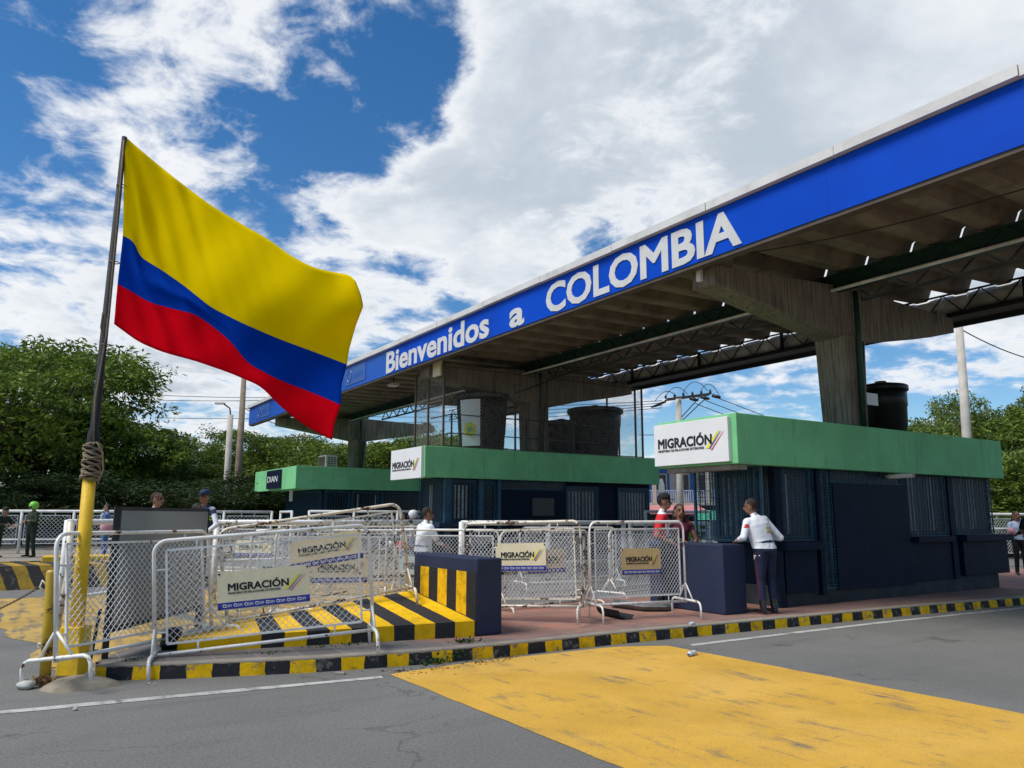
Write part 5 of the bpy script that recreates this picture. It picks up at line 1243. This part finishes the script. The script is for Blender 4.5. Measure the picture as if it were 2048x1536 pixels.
person(l13, facing(*(-FWD-RIGHT*.2).xy), 'woman in a pale shirt holding something pink beyond the right end of the booth', 1.60, 'shirt_paleblue', 'black_cloth', 'skin', 'hair', longhair=True, female=True, vox=.016, LA=(Vector((-.24,.06,1.12)), Vector((-.06,.22,1.14))), RA=(Vector((.24,.06,1.12)), Vector((.06,.24,1.12))))
rock('balloon', PD(2023,1063,20.2), .09, .09, .10, 'round pink thing held by the woman at the right edge', 'pink')['category'] = 'ball'
l14 = PD(2055,1000,18.2); l14.z = .15
person(l14, facing(*(-RIGHT*.4+FWD).xy), 'man in black T-shirt and tan trousers cut by the right edge', 1.74, 'black_cloth', 'tan_cloth', 'skin', 'hair_short', fat=1.1, vox=.014, LA=(Vector((-.27,.05,1.12)), Vector((-.20,.28,1.02))))
l15 = PD(1383,1000,26); l15.z = 0
person(l15, facing(*(-FWD).xy), 'rider in a yellow vest behind the woman in dark red', 1.6, 'lime', 'jeans', 'skin', 'hair', hat=('helmet', 'black_metal'), vox=.02)

# ================================================================= VEHICLES
def car(loc_, hd, mat, label, L=4.6, W=1.8, H=1.6):
    t = empty('parked_car', loc_, hd, label, 'car', 'cars behind the far fence')
    prof = [(-.5,.32),(-.49,.62),(-.46,.78),(-.25,.86),(-.13,1.38),(-.03,1.5),(.22,1.5),(.40,1.28),(.47,.88),(.5,.8),(.5,.34)]
    mb = MB(); n = len(prof); P_ = [(x*L, z*H/1.5) for x, z in prof]
    for s, w in ((-1,.5),(1,.5)):
        for x, z in P_: mb.v.append((x, s*W*(w if z < .95*H/1.5 else .42), z))
    mb.face(range(n)); mb.face(list(range(n,2*n))[::-1])
    for k in range(n): mb.face((k,n+k,n+(k+1) % n,(k+1) % n))
    mb.build('body', mat, t, .04)
    mb = MB()
    for s in (-1,1):
        y = s*W*.463
        for (xa,xb,xc,xd) in ((-.17,-.02,-.02,-.105),(.0,.19,.19,.0),(.21,.38,.33,.21)): mb.quad([(xa*L,y+s*.03,.95*H/1.5),(xb*L,y+s*.03,.95*H/1.5),(xc*L,y-s*.005,1.38*H/1.5),(xd*L,y-s*.005,1.38*H/1.5)])
    mb.build('window', 'car_glass', t)
    for x in (-.32,.31):
        for s in (-1,1):
            w_ = MB(); w_.tube([(x*L,s*W*.42,.33),(x*L,s*W*.51,.33)], .33, 20); wh = w_.build('wheel', 'tyre', t)
            w_ = MB(); w_.tube([(x*L,s*W*.50,.33),(x*L,s*W*.515,.33)], .2, 12); w_.build('rim', 'rim', wh)
    for s in (-1,1): mb = MB(); mb.box(-.505*L,-.49*L,s*W*.32-.15,s*W*.32+.15,.62,.78); mb.build('headlight', 'sign_white', t)
    return t
hb = math.atan2(RIGHT.y, RIGHT.x)
car(base(10,39,.0), hb+R(6), 'car_white', 'white car behind the fence at the far left', 4.8, 1.85, 1.65)
car(base(150,37,.0), hb+R(4), 'car_navy', 'dark blue car behind the fence next to the green-helmeted officer', 4.6, 1.8, 1.5)
car(base(290,39,.0), hb+R(4), 'car_white', 'white car mostly hidden behind the grey board', 4.6, 1.8, 1.5)

def motorcycle(loc_, hd, mat, label):
    t = empty('motorcycle', loc_, hd, label, 'motorcycle', 'motorcycles waiting behind the barriers')
    for x in (-.62,.62):
        mb = MB(); mb.tube([(x+.27*math.cos(a),0,.30+.27*math.sin(a)) for a in [i*math.pi/10 for i in range(20)]], .04, 8, closed=True); w_ = mb.build('wheel', 'tyre', t)
        mb = MB()
        for i in range(5): a = i*1.257; mb.bar((x,0,.30),(x+.25*math.cos(a),0,.30+.25*math.sin(a)),.025)
        mb.tube([(x,-.05,.30),(x,.05,.30)], .05, 8); mb.build('rim', 'rim', w_)
    mb = MB(); mb.tube([(-.62,0,.30),(-.2,0,.42),(.2,0,.40),(.42,0,.75),(.38,0,.95)], .035, 8); mb.box(-.15,.18,-.12,.12,.22,.5); mb.tube([(.62,.06,.30),(.42,.06,.88)], .025, 6); mb.build('frame', 'dark_metal', t)
    mb = MB(); mb.tube([(.0,0,.74),(.12,0,.80),(.32,0,.80),(.42,0,.76)], [.06,.13,.13,.06], 12); mb.build('fuel_tank', mat, t)
    mb = MB(); mb.tube([(-.75,0,.80),(-.5,0,.78),(-.1,0,.74),(.02,0,.76)], [.05,.10,.10,.06], 10); mb.build('seat', 'black_metal', t)
    mb = MB(); mb.tube([(.30,-.36,1.0),(.40,-.2,1.0),(.40,.2,1.0),(.30,.36,1.0)], .016, 6); mb.build('handlebar', 'dark_metal', t)
    mb = MB(); mb.tube([(.46,0,.88),(.56,0,.86)], [.06,.09], 12); mb.build('headlight', 'sign_white', t)
    return t
motorcycle(base(822,21.5,.0), math.atan2(RIGHT.y, RIGHT.x)+math.pi+.3, 'red_cloth', 'motorcycle with red tank under the rider in the white helmet')
motorcycle(base(660,20.5,.0), math.atan2(RIGHT.y, RIGHT.x)+.2, 'car_navy', 'dark motorcycle standing behind the washed out signs')
motorcycle(base(1383,25.5,.0), math.atan2(-FWD.y, -FWD.x), 'helmet_white', 'motorcycle under the rider in the yellow vest')

# ================================================================= HOUSES, POLES
hs_ = empty('house', (*base(1350,62,0).xy, 0), hb, 'blue and cream two-storey house with balcony behind the couple', 'house')
mb = MB(); mb.box(-9,7,0,6,0,6.0); mb.build('wall', 'house_cream', hs_)
mb = MB(); mb.box(-9,-.4,-.05,-.002,2.7,6.0); mb.box(1.2,1.5,-.05,-.002,2.7,5.6); mb.build('wall', 'house_blue', hs_)
mb = MB(); mb.box(-9.5,7.5,-1.6,6.3,6.0,6.14); mb.build('roof', 'roof_light', hs_)
for x in (-3.2,-1.6,.2,1.9,3.5,5.2):
    f = MB(); f.box(x,x+1.0,-.10,-.051,3.3,5.0); w_ = f.build('window', 'house_cream', hs_); q = MB(); q.box(x+.1,x+.9,-.12,-.101,3.4,4.9); q.build('pane', 'house_shade', w_)
mb = MB()
for k in range(90): x = -8.9+k*.17; mb.bar((x,-1.3,2.75),(x,-1.3,3.6),.05)
mb.bar((-9,-1.3,3.62),(7,-1.3,3.62),.06); mb.build('balcony_rail', 'shirt_paleblue', hs_)
mb = MB(); mb.box(-9,7,-1.4,-.06,2.5,2.7); mb.build('balcony', 'house_cream', hs_)
mb = MB(); mb.box(-9,7,-.06,-.003,.1,2.5); mb.build('shopfront', 'house_shade', hs_)
mb = MB(); mb.quad([(-7,-1.5,2.5),(1.4,-1.5,2.5),(1.8,-4.0,1.95),(-7,-4.0,1.95)]); mb.quad([(-7,-4,1.95),(1.8,-4,1.95),(1.8,-4,1.8),(-7,-4,1.8)]); mb.build('awning', 'awning_pink', hs_)
mb = MB(); mb.quad([(.5,-4.2,2.1),(4.0,-4.2,2.1),(4.5,-6.5,1.4),(.2,-6.5,1.4)]); mb.build('awning', 'awning_green', hs_)
for x in (-7,-2,2.2,5.5): mb = MB(); mb.box(x,x+.3,-1.35,-1.1,2.7,6.0); mb.build('pillar', 'house_cream', hs_)
# blurred white flags
for k, (u, v, d_) in enumerate(((1323,975,30),(1291,967,30))):
    pc = PD(u, v, d_); mb = MB(); w_ = .1
    pts = [(-.12,-.35),(.12,-.35),(.11,.1),(.04,.34),(-.05,.33),(-.11,.1)] if k == 0 else [(-.12,-.2),(.12,-.05),(.16,.22),(-.1,.22)]
    slab(mb, pts, (0,0,0), RIGHT, UP, 0, .02); 
    o = empty('feather_flag', (pc.x,pc.y,0), 0, ('rounded white feather flag above the black cap' if k == 0 else 'white cloth flag at the corner of the middle booth'), 'flag'); mb.v = [(x,y,z+pc.z) for x, y, z in mb.v]; mb.build('cloth', 'sign_white', o)
    mb = MB(); mb.tube([(0,0,0),(0,0,pc.z+.3)], .015, 6); mb.build('pole', 'white_paint_far', o)

def pole(u0, v1, u1, d, r0, r1, mat, label, name='utility_pole', v0=1040):
    b_ = base(u0, d, 0); tp = PD(u1, v1, d); t = empty(name, b_, 0, label, name.replace('_', ' ')); mb = MB(); mb.tube([(0,0,0), tuple(tp-b_)], [r0,r1], 12); mb.build('post', mat, t); return t, tp-b_
t, tp = pole(474, 755, 488, 40, .24, .13, 'pole_wood', 'brown wooden utility pole left of the far booth')
t, tp = pole(453, 830, 461, 41, .20, .15, 'pole_concrete', 'grey street lamp post with a short curved arm', 'street_lamp')
mb = MB(); mb.tube([tp, tp+UP*.35-RIGHT*.05, tp+UP*.6-RIGHT*.4], .04, 6); mb.build('arm', 'dark_metal', t)
mb = MB(); mb.obox(tp+UP*.62-RIGHT*.6, RIGHT*.25, FWD*.12, UP*.04); mb.build('lamp_head', 'cap_white', t)
t, tp = pole(1940, 633, 1917, 36, .26, .16, 'pole_concrete', 'tall pale concrete pole in front of the right trees')
mb = MB(); mb.tube([tp-UP*.15, tp+UP*.02], .22, 12); mb.build('collar', 'pole_concrete', t)
t4, tp4 = pole(1359, 796, 1357, 42, .21, .16, 'pole_concrete', 'concrete utility pole with crossarms and insulators above the sign')
mb = MB(); A0, A1 = tp4-RIGHT*.7-UP*.1, tp4+RIGHT*1.75+UP*.22; mb.bar(A0+FWD*-.25, A1+FWD*-.25, .09,.09); mb.bar(A0+FWD*.25, A1+FWD*.25, .09,.09)
mb.bar(tp4-UP*1.2, tp4+RIGHT*1.2+UP*.1, .05); mb.bar(tp4-UP*1.3+RIGHT*.1, tp4+RIGHT*1.5+UP*.0, .05); mb.build('crossarm', 'dark_metal', t4)
for k in range(9):
    f = (k % 6)/5; c0 = A0+(A1-A0)*f+UP*.06; mb = MB()
    if k < 6: mb.lathe([(.03,0),(.08,.04),(.04,.08),(.09,.12),(.03,.17),(.02,.22)], tuple(c0), 8)
    else: c1 = A0+(A1-A0)*(.45+.25*(k-6)); mb.tube([c1+RIGHT*.15-UP*.1-FWD*.3, c1+RIGHT*.35-UP*.18-FWD*.4, c1+RIGHT*.55-UP*.25-FWD*.5], [.09,.10,.06], 8)
    mb.build('insulator', 'black_metal', t4)
for k in range(5):
    mb = MB(); c0 = A0-RIGHT*.1*k+UP*(-.1-.04*k)+FWD*(.1*k); mb.tube([c0, c0-RIGHT*.35-UP*.1], [.07,.05], 6); mb.build('insulator', 'black_metal', t4)
mb = MB()
def arc(p, q, h): p, q = Vector(p), Vector(q); return [p+(q-p)*(i/12)+UP*h*4*(i/12)*(1-i/12) for i in range(13)]
for a_, b_, h in ((A0+UP*.2, A0+RIGHT*1.2+UP*.3, .45),(A0+RIGHT*.9+UP*.3, A0+RIGHT*2.3+UP*.5, .6),(A1-RIGHT*.5+UP*.2, A1+RIGHT*.5-UP*.1, .5),(A0-RIGHT*.6-UP*.1, A0+RIGHT*.6+UP*.2, .4)): mb.tube(arc(a_, b_, h), .018, 4)
mb.build('jumper_wire', 'wire', t4)
t5, tp5 = pole(1234, 875, 1232, 50, .22, .18, 'pole_concrete', 'small distant concrete pole seen through the cage mesh')
b4w = base(1359,42,0)
for k, (u, v, du) in enumerate(((1530,838,0),(1500,842,1),(1476,846,2))):
    wire('overhead_wire', sag(b4w+tp4+RIGHT*(1.9-.5*k)+UP*(.1-.2*k), PD(u+900,v+300,90), .6, 20), .022, ('upper','second','lowest')[k]+' wire running right from the pole with crossarms', 'wire', group='overhead power wires')
for k in range(4):
    wire('overhead_wire', sag(b4w+tp4-RIGHT*.9-UP*(.15+.13*k), PD(700,808+12*k,60), .3, 20), .020, ('topmost','second','third','lowest')[k]+' of the wires running left behind the cage', 'wire', group='overhead power wires')
for k, (v0, v1, u1) in enumerate(((790,795,560),(800,800,560),(835,836,520),(874,874,640))):
    wire('overhead_wire', sag(PD(310,v0,41), PD(u1,v1,41), .05, 20), .016, ('topmost','second','third','lowest')[k]+' of the thin wires between the left trees and the wooden pole', 'wire', group='overhead power wires')
wire('overhead_wire', sag(PD(488,815,40), PD(560,850,40), .1, 10), .02, 'short slack wire right of the wooden pole', 'wire', group='overhead power wires')
wire('overhead_wire', sag(PD(1921,658,36), PD(2120,730,40), .3, 16), .028, 'dark service wire sloping right from the tall pale pole', 'wire', group='overhead power wires')
wire('overhead_wire', sag(PD(1278,870,44), PD(1345,868,44), .02, 6), .02, 'thin wire between the middle booth and the nearest sign', 'wire', group='overhead power wires')

# ================================================================= TREES
def tree_mesh(seed, h, w, nclump, per, leaf, mat, low=.25, droop=.4, shape=1.):
    r = np.random.default_rng(seed)
    cs = []; 
    big = [(r.normal(0,.45,2)*w*.5, r.uniform(low+.12,.86)*h, r.uniform(.22,.36)*w) for _ in range(9)]
    big.append((np.zeros(2), .62*h, .42*w))
    pts = []; rad = []
    for _ in range(nclump):
        b = big[r.integers(len(big))]; d = r.normal(size=3); d /= np.linalg.norm(d); d[2] = abs(d[2])*.9-.25 if r.random() < .75 else d[2]
        q = np.array([b[0][0], b[0][1], b[1]])+d*b[2]*np.array([1,1,.72])*r.uniform(.78,1.08)
        if q[2] < low*h: q[2] = low*h+r.random()*h*.1
        if q[2] > h: q[2] = h - r.random()*.04*h
        pts.append(q); rad.append(r.uniform(.05,.11)*w)
    pts = np.array(pts); rad = np.array(rad)
    N_ = nclump*per; ci = np.repeat(np.arange(nclump), per)
    off = r.normal(size=(N_,3)); off /= np.linalg.norm(off, axis=1)[:, None]; off *= (r.random(N_)**.45*rad[ci])[:, None]; off[:, 2] *= .6
    c = pts[ci]+off
    out = off/np.maximum(np.linalg.norm(off, axis=1)[:, None],1e-5); tdir = out+r.normal(size=(N_,3))*.55; tdir[:, 2] -= droop; tdir /= np.linalg.norm(tdir, axis=1)[:, None]
    sd = np.cross(tdir, r.normal(size=(N_,3))); sd /= np.linalg.norm(sd, axis=1)[:, None]
    s = leaf*r.uniform(.55,1.25,N_)[:, None]
    V = np.stack([c-tdir*s*.5, c+sd*s*.17, c+tdir*s*.55, c-sd*s*.17], 1).reshape(-1,3)
    me = bpy.data.meshes.new('crown'); me.vertices.add(len(V)); me.vertices.foreach_set('co', V.astype(np.float32).ravel()); me.loops.add(N_*4); me.loops.foreach_set('vertex_index', np.arange(N_*4, dtype=np.int32))
    me.polygons.add(N_); me.polygons.foreach_set('loop_start', np.arange(0,N_*4,4,dtype=np.int32)); me.polygons.foreach_set('loop_total', np.full(N_,4,dtype=np.int32)); me.update(calc_edges=True); me.validate()
    me.materials.append(MATS[mat])
    tb = MB(); top = (0,0,h*.5); tb.tube([(0,0,-.2),(.1,.05,h*.15),(-.05,.1,h*.3),(.05,0,h*.55)], [.035*h,.026*h,.022*h,.010*h], 9)
    for k in range(0, len(pts), max(1, len(pts)//22)):
        q = Vector(pts[k]); st = Vector((0,.05,h*random.uniform(.12,.45))); mid_ = st+(q-st)*.5+UP*.05*h; tb.tube([st, mid_, q], [.013*h,.008*h,.003*h], 5)
    return me, tb
def make_tree(args):
    me, tb = tree_mesh(*args); t = empty('tree'); cr = bpy.data.objects.new('crown', me); C.objects.link(cr); cr.parent = t; tb.build('trunk', 'bark', t); return t
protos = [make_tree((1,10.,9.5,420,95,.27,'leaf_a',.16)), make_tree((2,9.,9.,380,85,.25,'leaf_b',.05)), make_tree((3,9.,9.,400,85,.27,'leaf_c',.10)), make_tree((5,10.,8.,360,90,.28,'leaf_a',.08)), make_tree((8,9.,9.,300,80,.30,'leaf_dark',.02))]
used = [0]*5; tn = 0
def put_tree(k, u, d, ztop, wid, rot, label, group='trees behind the checkpoint'):
    t = protos[k] if not used[k] else copy_tree(protos[k]); used[k] = 1
    h = (10.,9.,9.,10.,9.)[k]; w0 = (9.5,9.,9.,8.,9.)[k]
    t.location = base(u, d, 0); t.rotation_euler = (0,0,rot); t.scale = (wid/w0, wid/w0, ztop/h); t.name = 'tree'; tag(t, label, 'tree', group); return t
put_tree(0, 75, 42, 12.5, 14, .4, 'tallest broad green tree behind the flagpole at the far left')
put_tree(1, -190, 44, 11.8, 13, 2.1, 'broad tree cut by the left edge of the picture')
put_tree(3, 235, 44, 8.8, 7.5, 1.1, 'rounded tree just right of the black flagpole, spreading to the right')
put_tree(2, 345, 47, 6.0, 6.5, 3.3, 'lower tree left of the street lamp')
put_tree(1, 410, 52, 7.4, 7, 4.2, 'tree directly behind the street lamp')
put_tree(3, 520, 50, 6.5, 8.5, 5.2, 'tree right of the wooden pole, under the tip of the flag')
put_tree(0, 600, 47, 7.2, 8, .9, 'bright green tree behind the air conditioner')
put_tree(2, 690, 52, 6.9, 9, 1.9, 'tree behind the farthest concrete column')
put_tree(0, 790, 50, 6.8, 9.5, 2.9, 'tree between the farthest column and the wire cage')
put_tree(1, 890, 53, 7.3, 9, 3.6, 'tree seen through the left part of the cage')
put_tree(3, 1010, 58, 8.2, 9, .2, 'tree seen between the big tank and the middle column')
put_tree(4, 150, 38, 4.2, 9, .6, 'low tree with shade-coloured leaves filling the gap behind the officers')
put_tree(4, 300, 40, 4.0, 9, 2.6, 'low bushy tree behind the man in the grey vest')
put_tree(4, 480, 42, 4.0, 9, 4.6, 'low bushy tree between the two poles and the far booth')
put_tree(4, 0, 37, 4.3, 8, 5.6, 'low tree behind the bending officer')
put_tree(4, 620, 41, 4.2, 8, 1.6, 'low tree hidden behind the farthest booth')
put_tree(2, 1850, 40, 7.4, 9.5, 2.4, 'feathery pale green tree behind the right end of the nearest booth')
put_tree(2, 1925, 44, 9.2, 6, 5.5, 'tall thin topped tree beside the tall pale pole')
put_tree(3, 2030, 40, 8.4, 9, 3.0, 'dense rounded tree at the right edge')
put_tree(0, 2010, 33, 4.6, 8, 4.1, 'low green tree beyond the fence at the right edge')
put_tree(1, 2160, 38, 7.2, 9, 1.0, 'tree cut by the right edge of the picture')
